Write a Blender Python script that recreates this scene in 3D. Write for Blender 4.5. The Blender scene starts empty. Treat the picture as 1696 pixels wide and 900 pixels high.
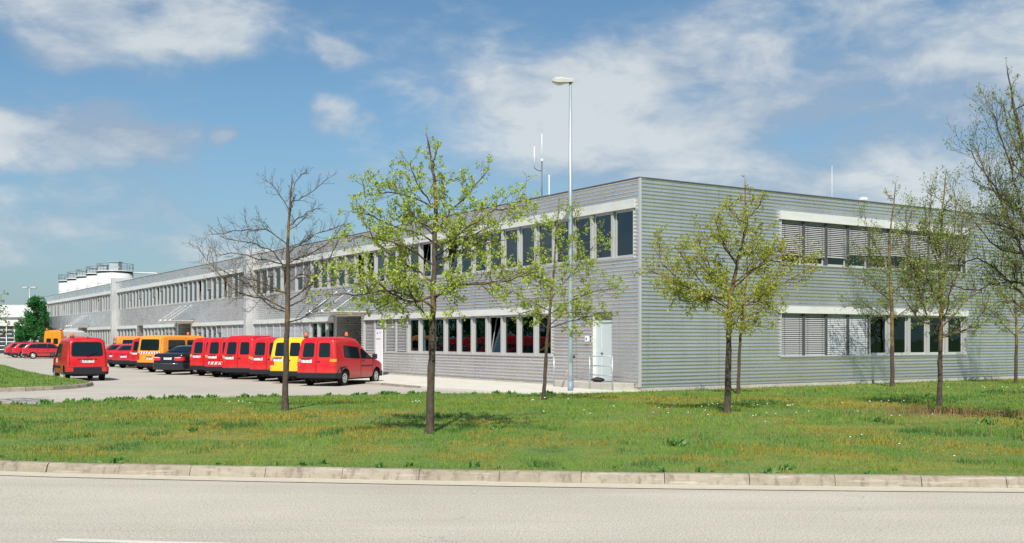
import bpy, math, random
from math import sin, cos, pi, sqrt, radians as R
from mathutils import Vector, Matrix, noise as mnoise

# ---------------------------------------------------------------- camera, world, sun, exposure
scene = bpy.context.scene
COL = scene.collection
F = 1746.0            # focal length in pixels of the 1696 wide picture
EYE = 1.75
cam_d = bpy.data.cameras.new('camera'); cam = bpy.data.objects.new('camera', cam_d); COL.objects.link(cam)
cam.location = (0, 0, EYE); cam.rotation_euler = (R(90), 0, 0)
cam_d.sensor_width = 36.0; cam_d.lens = 36.0*F/1696.0
cam_d.shift_y = 112.0/1696.0
cam_d.clip_start = 0.1; cam_d.clip_end = 6000
scene.camera = cam

SUN_EL, SUN_AZ = R(47), R(180+4.0)     # azimuth clockwise from +Y
sd = bpy.data.lights.new('sun', 'SUN'); sun = bpy.data.objects.new('sun', sd); COL.objects.link(sun)
sd.energy = 5.0; sd.angle = R(0.55); sd.color = (1.0, 0.945, 0.85)
svec = Vector((sin(SUN_AZ)*cos(SUN_EL), cos(SUN_AZ)*cos(SUN_EL), sin(SUN_EL)))
sun.rotation_euler = svec.to_track_quat('Z', 'Y').to_euler()
sun.location = svec*80

def dir_px(px, py): return Vector((px-848.0, F, 562.0-py)).normalized()

world = bpy.data.worlds.new('World'); scene.world = world; world.use_nodes = True
def build_world():
    nt = world.node_tree; N = nt.nodes; L = nt.links; N.clear()
    out = N.new('ShaderNodeOutputWorld')
    sky = N.new('ShaderNodeTexSky'); sky.sky_type = 'NISHITA'; sky.sun_disc = False
    sky.sun_elevation = SUN_EL; sky.sun_rotation = SUN_AZ
    sky.air_density = 1.0; sky.dust_density = 0.7; sky.ozone_density = 2.6
    bg = N.new('ShaderNodeBackground'); bg.inputs['Strength'].default_value = 0.073
    tint = N.new('ShaderNodeMix'); tint.data_type = 'RGBA'; tint.blend_type = 'MULTIPLY'; tint.inputs['Factor'].default_value = 1.0
    tint.inputs['B'].default_value = (.96, 1.19, 1.22, 1); L.new(sky.outputs[0], tint.inputs['A']); L.new(tint.outputs['Result'], bg.inputs[0])
    cb = N.new('ShaderNodeBackground'); cb.inputs['Strength'].default_value = 0.66
    tc = N.new('ShaderNodeTexCoord')
    def math_(op, a, b=None, c=None, clamp=False):
        n = N.new('ShaderNodeMath'); n.operation = op; n.use_clamp = clamp
        for i, v in enumerate((a, b, c)):
            if v is None: continue
            if isinstance(v, (int, float)): n.inputs[i].default_value = v
            else: L.new(v, n.inputs[i])
        return n.outputs[0]
    def noise_(vec, scale, detail, rough, dist=0.0, stretch=(1, 1, 2.2), off=(0, 0, 0)):
        m = N.new('ShaderNodeMapping'); m.inputs['Scale'].default_value = stretch; m.inputs['Location'].default_value = off
        L.new(vec, m.inputs[0])
        n = N.new('ShaderNodeTexNoise'); n.inputs['Scale'].default_value = scale; n.inputs['Detail'].default_value = detail
        n.inputs['Roughness'].default_value = rough; n.inputs['Distortion'].default_value = dist
        L.new(m.outputs[0], n.inputs['Vector']); return n.outputs['Fac']
    D = tc.outputs['Generated']
    n1 = noise_(D, 3.2, 9, 0.56, 0.25)
    n2 = noise_(D, 11.0, 7, 0.6, 0.3, off=(3, 1, 5))
    n3 = noise_(D, 4.0, 5, 0.55, 0.0, off=(0, 0, 0.09))
    # cloud masses: (px, py, width, height, weight)
    blobs = [(205, 28, 215, 95, .66), (330, 60, 130, 55, .4), (70, 222, 245, 66, .72), (170, 200, 110, 40, .45), (250, 150, 170, 40, .25), (150, 120, 200, 50, .25),
             (357, 212, 40, 26, .55), (560, 190, 55, 45, .5), (545, 85, 60, 18, .35), (670, 128, 18, 14, .35), (120, 330, 420, 90, .3),
             (905, 118, 62, 32, .55), (1040, 112, 20, 16, .35), (1010, 190, 240, 88, .58), (1250, 120, 330, 80, .58),
             (1540, 70, 330, 80, .52), (1250, 270, 560, 110, .50), (1600, 215, 320, 100, .46), (760, 330, 260, 60, .26), (1370, 210, 640, 260, .56)]
    wn = N.new('ShaderNodeTexNoise'); wn.inputs['Scale'].default_value = 7.0; wn.inputs['Detail'].default_value = 5; L.new(D, wn.inputs['Vector'])
    w1 = N.new('ShaderNodeVectorMath'); w1.operation = 'SUBTRACT'; L.new(wn.outputs['Color'], w1.inputs[0]); w1.inputs[1].default_value = (.5, .5, .5)
    w2 = N.new('ShaderNodeVectorMath'); w2.operation = 'MULTIPLY_ADD'; L.new(w1.outputs[0], w2.inputs[0]); w2.inputs[1].default_value = (.16, .16, .10); L.new(D, w2.inputs[2])
    DW = w2.outputs[0]; tot = None
    for (px, py, w, h, k) in blobs:
        c = dir_px(px, py)
        v = N.new('ShaderNodeVectorMath'); v.operation = 'SUBTRACT'; L.new(DW, v.inputs[0]); v.inputs[1].default_value = c
        m = N.new('ShaderNodeVectorMath'); m.operation = 'MULTIPLY'; L.new(v.outputs[0], m.inputs[0])
        m.inputs[1].default_value = (F/w, F/w*0.8, F/h)
        ln = N.new('ShaderNodeVectorMath'); ln.operation = 'LENGTH'; L.new(m.outputs[0], ln.inputs[0])
        mr = N.new('ShaderNodeMapRange'); mr.interpolation_type = 'SMOOTHERSTEP'
        mr.inputs['From Min'].default_value = 1.45; mr.inputs['From Max'].default_value = 0.25
        mr.inputs['To Min'].default_value = 0; mr.inputs['To Max'].default_value = k
        L.new(ln.outputs['Value'], mr.inputs['Value'])
        tot = mr.outputs[0] if tot is None else math_('MAXIMUM', tot, mr.outputs[0])
    # elsewhere on the dome: scattered clouds
    sep = N.new('ShaderNodeSeparateXYZ'); L.new(D, sep.inputs[0])
    back = math_('MULTIPLY', math_('LESS_THAN', sep.outputs['Y'], 0.55), 0.30)
    tot = math_('MAXIMUM', tot, back)
    dens = math_('ADD', math_('ADD', math_('MULTIPLY', math_('SUBTRACT', n1, .5), 1.9), math_('MULTIPLY', math_('SUBTRACT', n2, .5), 1.35)), math_('ADD', math_('MULTIPLY', tot, 1.25), .62))
    mr = N.new('ShaderNodeMapRange'); mr.interpolation_type = 'SMOOTHSTEP'
    mr.inputs['From Min'].default_value = 0.66; mr.inputs['From Max'].default_value = 1.50
    L.new(dens, mr.inputs['Value'])
    cov = math_('MULTIPLY', mr.outputs[0], 0.86, clamp=True)
    # cloud tone: thicker parts whiter, undersides grey-blue
    ramp = N.new('ShaderNodeMapRange'); ramp.inputs['From Min'].default_value = 0.75; ramp.inputs['From Max'].default_value = 2.0
    L.new(dens, ramp.inputs['Value'])
    mix = N.new('ShaderNodeMix'); mix.data_type = 'RGBA'
    mix.inputs['A'].default_value = (0.44, 0.545, 0.69, 1); mix.inputs['B'].default_value = (0.88, 0.93, 0.95, 1)
    tone = math_('ADD', ramp.outputs[0], math_('ADD', math_('MULTIPLY', math_('SUBTRACT', n1, n3), 2.6), math_('MULTIPLY', math_('SUBTRACT', n2, .5), 1.6)), clamp=True)
    L.new(tone, mix.inputs['Factor'])
    L.new(mix.outputs['Result'], cb.inputs[0])
    # a low veil of pale haze along the horizon
    hz = N.new('ShaderNodeMapRange'); hz.inputs['From Min'].default_value = 0.22; hz.inputs['From Max'].default_value = 0.0
    hz.inputs['To Min'].default_value = 0.0; hz.inputs['To Max'].default_value = 0.62
    L.new(sep.outputs['Z'], hz.inputs['Value'])
    hb = N.new('ShaderNodeBackground'); hb.inputs[0].default_value = (0.335, 0.45, 0.61, 1); hb.inputs['Strength'].default_value = 0.60
    m1 = N.new('ShaderNodeMixShader'); L.new(hz.outputs[0], m1.inputs[0]); L.new(bg.outputs[0], m1.inputs[1]); L.new(hb.outputs[0], m1.inputs[2])
    m2 = N.new('ShaderNodeMixShader'); L.new(cov, m2.inputs[0]); L.new(m1.outputs[0], m2.inputs[1]); L.new(cb.outputs[0], m2.inputs[2])
    L.new(m2.outputs[0], out.inputs[0])
build_world()
scene.view_settings.view_transform = 'Standard'
try: scene.view_settings.look = 'None'
except Exception: pass
scene.view_settings.exposure = 0.27; scene.view_settings.gamma = 1.0
scene.render.engine = 'CYCLES'
scene.cycles.max_bounces = 6; scene.cycles.diffuse_bounces = 3; scene.cycles.glossy_bounces = 4
scene.cycles.transparent_max_bounces = 12; scene.cycles.transmission_bounces = 4
scene.cycles.caustics_reflective = False; scene.cycles.caustics_refractive = False

# ---------------------------------------------------------------- material helpers
MATS = {}
def base_mat(name, color, rough=0.6, metal=0.0, spec=0.5, coat=0.0, emis=None):
    if name in MATS: return MATS[name]
    m = bpy.data.materials.new(name); m.use_nodes = True
    b = m.node_tree.nodes['Principled BSDF']
    b.inputs['Base Color'].default_value = (*color, 1); b.inputs['Roughness'].default_value = rough
    b.inputs['Metallic'].default_value = metal; b.inputs['Specular IOR Level'].default_value = spec
    b.inputs['Coat Weight'].default_value = coat; b.inputs['Coat Roughness'].default_value = 0.06
    MATS[name] = m; return m
class NB:
    """small node builder on one material"""
    def __init__(s, m):
        s.m = m; s.nt = m.node_tree; s.N = s.nt.nodes; s.L = s.nt.links; s.b = s.N.get('Principled BSDF')
        s.tc = s.N.new('ShaderNodeTexCoord')
    def coord(s, scale=(1, 1, 1), kind='Object', loc=(0, 0, 0), rot=(0, 0, 0)):
        mp = s.N.new('ShaderNodeMapping'); mp.inputs['Scale'].default_value = scale; mp.inputs['Location'].default_value = loc
        mp.inputs['Rotation'].default_value = rot
        s.L.new(s.tc.outputs[kind], mp.inputs[0]); return mp.outputs[0]
    def noise(s, vec, scale, detail=4, rough=.55, dist=0):
        n = s.N.new('ShaderNodeTexNoise'); n.inputs['Scale'].default_value = scale; n.inputs['Detail'].default_value = detail
        n.inputs['Roughness'].default_value = rough; n.inputs['Distortion'].default_value = dist
        s.L.new(vec, n.inputs['Vector']); return n.outputs['Fac']
    def rng(s, v, a, b, c=0., d=1., smooth=False):
        n = s.N.new('ShaderNodeMapRange')
        if smooth: n.interpolation_type = 'SMOOTHSTEP'
        n.inputs['From Min'].default_value = a; n.inputs['From Max'].default_value = b
        n.inputs['To Min'].default_value = c; n.inputs['To Max'].default_value = d
        s.L.new(v, n.inputs['Value']); return n.outputs[0]
    def mix(s, f, a, b, mode='MIX'):
        n = s.N.new('ShaderNodeMix'); n.data_type = 'RGBA'; n.blend_type = mode
        if isinstance(f, (int, float)): n.inputs['Factor'].default_value = f
        else: s.L.new(f, n.inputs['Factor'])
        for k, v in (('A', a), ('B', b)):
            if isinstance(v, tuple): n.inputs[k].default_value = (*v[:3], 1)
            else: s.L.new(v, n.inputs[k])
        return n.outputs['Result']
    def math(s, op, a, b=None, clamp=False):
        n = s.N.new('ShaderNodeMath'); n.operation = op; n.use_clamp = clamp
        for i, v in enumerate((a, b)):
            if v is None: continue
            if isinstance(v, (int, float)): n.inputs[i].default_value = v
            else: s.L.new(v, n.inputs[i])
        return n.outputs[0]
    def col(s, c): s.L.new(c, s.b.inputs['Base Color'])
    def rough(s, c): s.L.new(c, s.b.inputs['Roughness'])
    def bump(s, h, strength=.3, dist=.01):
        n = s.N.new('ShaderNodeBump'); n.inputs['Strength'].default_value = strength; n.inputs['Distance'].default_value = dist
        s.L.new(h, n.inputs['Height']); s.L.new(n.outputs[0], s.b.inputs['Normal'])
    def sep(s, v):
        n = s.N.new('ShaderNodeSeparateXYZ'); s.L.new(v, n.inputs[0]); return n.outputs

def make_mats():
    # corrugated aluminium
    m = base_mat('corrugated_metal', (.72, .73, .74), .3, .86); q = NB(m); o = q.coord()
    X, Y, Z = q.sep(o)
    n1 = q.noise(q.coord((.55, .55, 1.6)), 1.0, 5, .6); n2 = q.noise(q.coord((.35, .35, .12)), 2.0, 4, .6)
    st = q.noise(q.coord((3.0, 3.0, .10)), 1.5, 3, .6)
    c = q.mix(q.rng(n1, .3, .7), (.70, .70, .695), (.84, .84, .835))
    c = q.mix(q.rng(st, .55, .75, 0, .35), c, (.50, .50, .49))
    low = q.rng(Z, .9, .16, 0, .30)
    c = q.mix(q.math('MULTIPLY', low, q.rng(n1, .35, .7)), c, (.36, .32, .27))
    u = q.math('ADD', X, Y)
    fu = q.math('ABSOLUTE', q.math('SUBTRACT', q.math('FRACT', q.math('DIVIDE', u, 1.175)), .5))
    fz = q.math('ABSOLUTE', q.math('SUBTRACT', q.math('FRACT', q.math('DIVIDE', Z, .246)), .5))
    dot = q.math('MULTIPLY', q.math('LESS_THAN', fu, .016), q.math('LESS_THAN', fz, .09))
    c = q.mix(q.math('MULTIPLY', q.math('MULTIPLY', dot, .45), q.math('GREATER_THAN', X, .06)), c, (.16, .16, .17))
    seam = q.math('LESS_THAN', q.math('ABSOLUTE', q.math('SUBTRACT', q.math('FRACT', q.math('DIVIDE', u, 7.05)), .5)), .0013)
    c = q.mix(q.math('MULTIPLY', seam, .6), c, (.12, .12, .12))
    q.col(c); q.rough(q.rng(n2, .3, .7, .22, .34))
    m = base_mat('smooth_metal', (.74, .745, .75), .36, .6); q = NB(m)
    q.col(q.mix(q.noise(q.coord((1, 1, .2)), 3, 4), (.62, .63, .64), (.82, .82, .82)))
    m = base_mat('header_paint', (.60, .62, .61), .45); q = NB(m)
    q.col(q.mix(q.rng(q.noise(q.coord((.5, .5, 2)), 2, 5), .35, .7), (.66, .675, .665), (.55, .57, .56)))
    base_mat('frame_paint', (.54, .55, .55), .35, 0.3)
    base_mat('frame_dark', (.10, .105, .11), .5, .3)
    base_mat('cap_dark', (.17, .17, .18), .5, .6); base_mat('canopy_top', (.30, .30, .295), .8)
    base_mat('blind_slat', (.50, .50, .505), .42, .25)
    base_mat('blind_pale', (.52, .535, .56), .45, .1)
    base_mat('interior', (.42, .42, .40), .8)
    base_mat('interior_dark', (.10, .095, .09), .8)
    m = base_mat('concrete', (.42, .40, .36), .85); q = NB(m)
    n = q.noise(q.coord(), 2.2, 7, .65); n2 = q.noise(q.coord(), 40, 3, .6)
    q.col(q.mix(q.rng(n, .3, .72), (.36, .34, .30), (.50, .48, .43))); q.bump(n2, .3, .004)
    m = base_mat('sidewalk', (.6, .58, .52), .85); q = NB(m)
    n = q.noise(q.coord(), 1.1, 7, .65); q.col(q.mix(q.rng(n, .3, .7), (.50, .475, .42), (.63, .61, .55)))
    q.bump(q.noise(q.coord(), 60, 2), .2, .003)
    # window glass: clear panes with a coated reflection
    for nm, tint, ior, gcol in (('window_glass', (.30, .36, .38), 2.0, (.68, .90, 1.0)), ('window_glass_clear', (.50, .68, .64), 1.6, (.65, .95, .90))):
        m = bpy.data.materials.new(nm); m.use_nodes = True; MATS[nm] = m; nt = m.node_tree; nt.nodes.clear()
        o = nt.nodes.new('ShaderNodeOutputMaterial'); mx = nt.nodes.new('ShaderNodeMixShader')
        t = nt.nodes.new('ShaderNodeBsdfTransparent'); t.inputs[0].default_value = (*tint, 1)
        g = nt.nodes.new('ShaderNodeBsdfGlossy'); g.inputs['Roughness'].default_value = .012; g.inputs[0].default_value = (*gcol, 1)
        f = nt.nodes.new('ShaderNodeFresnel'); f.inputs[0].default_value = ior
        tcn = nt.nodes.new('ShaderNodeTexCoord'); nz = nt.nodes.new('ShaderNodeTexNoise'); nz.inputs['Scale'].default_value = 1.3
        nz.inputs['Detail'].default_value = 1.0
        bp = nt.nodes.new('ShaderNodeBump'); bp.inputs['Strength'].default_value = .10; bp.inputs['Distance'].default_value = .06
        nt.links.new(tcn.outputs['Object'], nz.inputs['Vector']); nt.links.new(nz.outputs['Fac'], bp.inputs['Height'])
        nt.links.new(bp.outputs[0], g.inputs['Normal'])
        nt.links.new(f.outputs[0], mx.inputs[0]); nt.links.new(t.outputs[0], mx.inputs[1]); nt.links.new(g.outputs[0], mx.inputs[2])
        nt.links.new(mx.outputs[0], o.inputs[0])
    # vehicles
    for nm, c in (('paint_red', (.56, .006, .012)), ('paint_crimson', (.46, .008, .022)), ('paint_orange', (.84, .245, .012)), ('paint_amber', (.86, .30, .03)),
                  ('paint_yellow', (.90, .50, .015)), ('paint_black', (.008, .010, .018)), ('paint_white', (.80, .80, .78))):
        m = base_mat(nm, c, .40, 0, .4, .45)
        q = NB(m); n = q.noise(q.coord(), 2.5, 6, .65)
        dust = q.rng(n, .42, .78, 0, .05 if nm != 'paint_black' else .0)
        X, Y, Z = q.sep(q.coord()); low = q.math('MULTIPLY', q.rng(Z, .75, .25, 0, .22 if nm != 'paint_black' else .04), q.rng(n, .3, .6, .3, 1))
        q.col(q.mix(q.math('ADD', dust, low, True), c, (.33, .28, .22))); q.rough(q.rng(n, .3, .75, .28, .46))
    base_mat('trim_plastic', (.013, .016, .022), .6, 0, .35)
    base_mat('underbody', (.015, .015, .015), .8)
    base_mat('rubber', (.012, .012, .013), .85, 0, .3)
    base_mat('rim_silver', (.60, .61, .62), .35, .6)
    base_mat('car_glass', (.006, .014, .017), .05, 0, .42)
    base_mat('seat_cloth', (.16, .15, .14), .8)
    base_mat('lamp_red', (.55, .02, .02), .2, 0, .6, .6)
    base_mat('lamp_amber', (.85, .28, .02), .2, 0, .6, .6)
    base_mat('lamp_clear', (.75, .72, .70), .15, 0, .6, .6)
    base_mat('beacon_orange', (.75, .14, .02), .2, 0, .6, .8)
    base_mat('plate_white', (.78, .78, .75), .4)
    base_mat('plate_blue', (.02, .06, .40), .4)
    base_mat('ink', (.04, .04, .05), .6)
    base_mat('chrome', (.75, .75, .75), .15, 1.0)
    base_mat('stripe_red', (.55, .02, .02), .4)
    m = base_mat('galvanised', (.55, .62, .64), .42, .55); q = NB(m)
    q.col(q.mix(q.noise(q.coord((3, 3, .6)), 4, 4), (.36, .44, .48), (.52, .59, .62)))
    m = base_mat('pole_blue', (.20, .28, .36), .5); 
    base_mat('lamp_head', (.45, .44, .42), .45)
    base_mat('lens', (.70, .72, .70), .15, 0, .6)
    base_mat('white_plastic', (.80, .81, .80), .4)
    base_mat('sign_grey', (.58, .56, .60), .4, .15)
    base_mat('sign_blue', (.03, .07, .32), .4)
    base_mat('cloth_dark', (.035, .033, .032), .9)
    base_mat('wood_pink', (.60, .42, .36), .6)
    base_mat('silo_white', (.56, .57, .56), .5)
    base_mat('rail_grey', (.12, .14, .15), .5, .5)
    # road surfaces
    m = base_mat('asphalt', (.4, .38, .33), .9); q = NB(m)
    big = q.noise(q.coord((1, 1.6, 1)), .30, 6, .6); mid = q.noise(q.coord((1, 1.3, 1)), 2.2, 6, .7); fine = q.noise(q.coord((1, .6, 1)), 55, 5, .85)
    v = q.N.new('ShaderNodeTexVoronoi'); v.inputs['Scale'].default_value = 95; q.L.new(q.coord((1, .6, 1)), v.inputs['Vector'])
    c = q.mix(q.rng(big, .33, .68), (.345, .315, .255), (.49, .45, .365))
    c = q.mix(q.rng(mid, .35, .75, 0, .5), c, (.40, .385, .345))
    c = q.mix(q.rng(fine, .40, .66, 0, .75), c, (.62, .585, .50)); c = q.mix(q.rng(fine, .50, .36, 0, .8), c, (.17, .16, .14))
    c = q.mix(q.math('MULTIPLY', q.rng(v.outputs['Distance'], .0, .42, 1, 0), q.rng(fine, .66, .40)), c, (.06, .057, .052))
    tr = q.noise(q.coord((.06, 1.5, 1), rot=(0, 0, .07)), 1.0, 5, .6); c = q.mix(q.rng(tr, .50, .66, 0, .30), c, (.27, .25, .21))
    cr = q.N.new('ShaderNodeTexVoronoi'); cr.feature = 'DISTANCE_TO_EDGE'; cr.inputs['Scale'].default_value = .22
    wv = q.N.new('ShaderNodeMix'); wv.data_type = 'VECTOR'; wv.inputs['Factor'].default_value = .16; q.L.new(q.coord(), wv.inputs['A'])
    wn = q.N.new('ShaderNodeTexNoise'); wn.inputs['Scale'].default_value = 1.4; wn.inputs['Detail'].default_value = 6; q.L.new(q.coord(), wn.inputs['Vector'])
    sc = q.N.new('ShaderNodeVectorMath'); sc.operation = 'SCALE'; sc.inputs['Scale'].default_value = 9; q.L.new(wn.outputs['Color'], sc.inputs[0]); q.L.new(sc.outputs[0], wv.inputs['B'])
    q.L.new(wv.outputs['Result'], cr.inputs['Vector'])
    c = q.mix(q.math('MULTIPLY', q.rng(cr.outputs['Distance'], .0, .0028, 1, 0), q.rng(mid, .48, .56, 0, .55)), c, (.12, .11, .095))
    q.col(c); q.bump(fine, .7, .006)
    m = base_mat('yard_paving', (.42, .40, .36), .9); q = NB(m)
    big = q.noise(q.coord((1, 1, 1), rot=(0, 0, .57)), .22, 6, .65); mid = q.noise(q.coord((.25, 1.4, 1), rot=(0, 0, .57)), 1.2, 6, .7); fine = q.noise(q.coord((1, .5, 1)), 18, 5, .75)
    c = q.mix(q.rng(big, .33, .68), (.335, .31, .27), (.44, .41, .355))
    c = q.mix(q.rng(mid, .42, .75, 0, .55), c, (.27, .25, .225))
    c = q.mix(q.rng(fine, .35, .75, 0, .5), c, (.50, .47, .42)); q.col(c); q.bump(fine, .4, .004)
    m = base_mat('setts', (.34, .32, .30), .9); q = NB(m)
    br = q.N.new('ShaderNodeTexBrick'); br.inputs['Scale'].default_value = 1.0
    br.inputs['Color1'].default_value = (.36, .34, .32, 1); br.inputs['Color2'].default_value = (.29, .275, .26, 1); br.inputs['Mortar'].default_value = (.15, .14, .13, 1)
    br.inputs['Brick Width'].default_value = .22; br.inputs['Row Height'].default_value = .13; br.inputs['Mortar Size'].default_value = .010
    q.L.new(q.coord(rot=(0, 0, .5)), br.inputs['Vector']); q.col(br.outputs['Color'])
    m = base_mat('road_paint', (.74, .73, .68), .7); q = NB(m)
    q.col(q.mix(q.rng(q.noise(q.coord(), 30, 5, .7), .45, .75), (.60, .58, .53), (.46, .43, .37)))
    for i, (a, b) in enumerate((((.235, .20, .15), (.32, .28, .22)), ((.185, .16, .125), (.26, .225, .18)), ((.27, .235, .18), (.35, .31, .25)))):
        m = base_mat('kerb_stone_%d' % i, a, .85); q = NB(m)
        n = q.noise(q.coord((1, 1, 2.5)), 3.5, 7, .7); n2 = q.noise(q.coord((2, 2, .6), loc=(3, 1, 2)), 5.0, 5, .7)
        c = q.mix(q.rng(n, .35, .7), a, b); c = q.mix(q.rng(n2, .50, .66, 0, .7), c, (.13, .105, .08)); n3 = q.noise(q.coord((.7, .7, 9)), 2.5, 5, .7); c = q.mix(q.rng(n3, .54, .70, 0, .6), c, (.50, .47, .41)); q.col(c)
        q.bump(q.noise(q.coord(), 70, 3), .35, .004)
    # lawn
    def lawn_color(q, bladey):
        o = 'Object'
        a = q.noise(q.coord((.32, .75, 1), loc=(1.3, 4.2, 0)), .62, 6, .62, .4)
        b = q.noise(q.coord((.8, 1.5, 1), loc=(7, 2, 0)), 1.3, 5, .6)
        f = q.noise(q.coord((1, 1, 1)), 34, 3, .85); g3 = q.noise(q.coord((1, 1.4, 1)), 4.5, 4, .7)
        green = q.mix(q.rng(b, .32, .68), (.045, .130, .016), (.105, .200, .024))
        green = q.mix(q.rng(g3, .42, .30, 0, .7), green, (.022, .085, .018)); green = q.mix(q.rng(f, .45, .70), green, (.26, .33, .065)); green = q.mix(q.rng(f, .48, .34, 0, .7), green, (.030, .080, .016))
        moss = q.mix(q.rng(f, .3, .7), (.24, .185, .030), (.36, .275, .050))
        c = q.mix(q.math('MULTIPLY', q.rng(a, .50, .62, 0, .85, True), q.rng(b, .25, .6, .35, .95)), green, moss)
        d = q.noise(q.coord((.6, 1.1, 1), loc=(11, 5, 0)), .9, 4, .6)
        c = q.mix(q.rng(d, .60, .72, 0, .75, True), c, (.030, .085, .022))
        return c
    m = base_mat('lawn_soil', (.1, .15, .03), .95); q = NB(m); c = lawn_color(q, False)
    q.col(q.mix(.25, c, (.09, .085, .03))); q.bump(q.noise(q.coord(), 30, 3, .7), .6, .02)
    m = base_mat('grass_blade', (.1, .2, .03), .65, 0, .25); q = NB(m); c = lawn_color(q, True)
    q.col(q.mix(.12, c, (.30, .38, .10)))
    for nm, c1, c2, c3 in (('grass_green', (.050, .145, .014), (.120, .235, .026), (.22, .33, .055)), ('grass_moss', (.185, .165, .020), (.285, .230, .034), (.33, .29, .055)),
                           ('grass_tuft', (.018, .075, .014), (.045, .130, .022), (.09, .19, .035)), ('grass_light', (.10, .20, .020), (.165, .27, .034), (.27, .33, .065))):
        m = base_mat(nm, c2, .65, 0, .2); q = NB(m); f = q.noise(q.coord((1, 1, 1)), 30, 3, .85); g3 = q.noise(q.coord((1, 1.2, 1), loc=(4, 4, 0)), 3.0, 4, .7)
        c = q.mix(q.rng(g3, .35, .65), c1, c2); c = q.mix(q.rng(f, .45, .7, 0, .8), c, c3); c = q.mix(q.rng(f, .48, .34, 0, .55), c, tuple(v*.45 for v in c1)); q.col(c)
    m = base_mat('far_field', (.1, .15, .04), .95)
    base_mat('daisy', (.80, .80, .76), .6); base_mat('dry_stalk', (.36, .23, .11), .8)
    # bark & leaves
    for nm, lich in (('bark', .035), ('bark_lichen', .085)):
        m = base_mat(nm, (.1, .08, .06), .9); q = NB(m)
        n = q.noise(q.coord((1, 1, .45)), 16, 5, .7); l = q.noise(q.coord((1, 1, .7)), 3.2, 6, .7)
        c = q.mix(q.rng(n, .3, .7), (.028, .020, .015), (.105, .080, .058))
        gh = q.sep(q.tc.outputs['Object'])[2]
        hi = q.rng(gh, .9, 2.1, -.13, .0)
        lv = q.math('ADD', q.math('ADD', l, hi), lich - .03)
        c = q.mix(q.rng(lv, .50, .62, 0, .75), c, (.27, .18, .045)); q.col(c); q.bump(n, .6, .01)
    for nm, a, b in (('leaf_lime', (.31, .41, .050), (.47, .55, .095)), ('leaf_olive', (.29, .34, .045), (.44, .46, .075)),
                     ('leaf_green', (.16, .25, .05), (.30, .37, .09)), ('leaf_dense', (.022, .13, .034), (.06, .25, .05))):
        m = base_mat(nm, a, .5, 0, .3); q = NB(m)
        c = q.mix(q.noise(q.coord(), 6 if nm != 'leaf_dense' else 2.5, 3), a, b); q.col(c)
        q.b.inputs['Subsurface Weight'].default_value = 0
        t = q.N.new('ShaderNodeBsdfTranslucent'); q.L.new(c, t.inputs[0])
        mx = q.N.new('ShaderNodeMixShader'); mx.inputs[0].default_value = .38
        o = q.N['Material Output']; q.L.new(q.b.outputs[0], mx.inputs[1]); q.L.new(t.outputs[0], mx.inputs[2]); q.L.new(mx.outputs[0], o.inputs[0])
make_mats()
M = MATS

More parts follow.
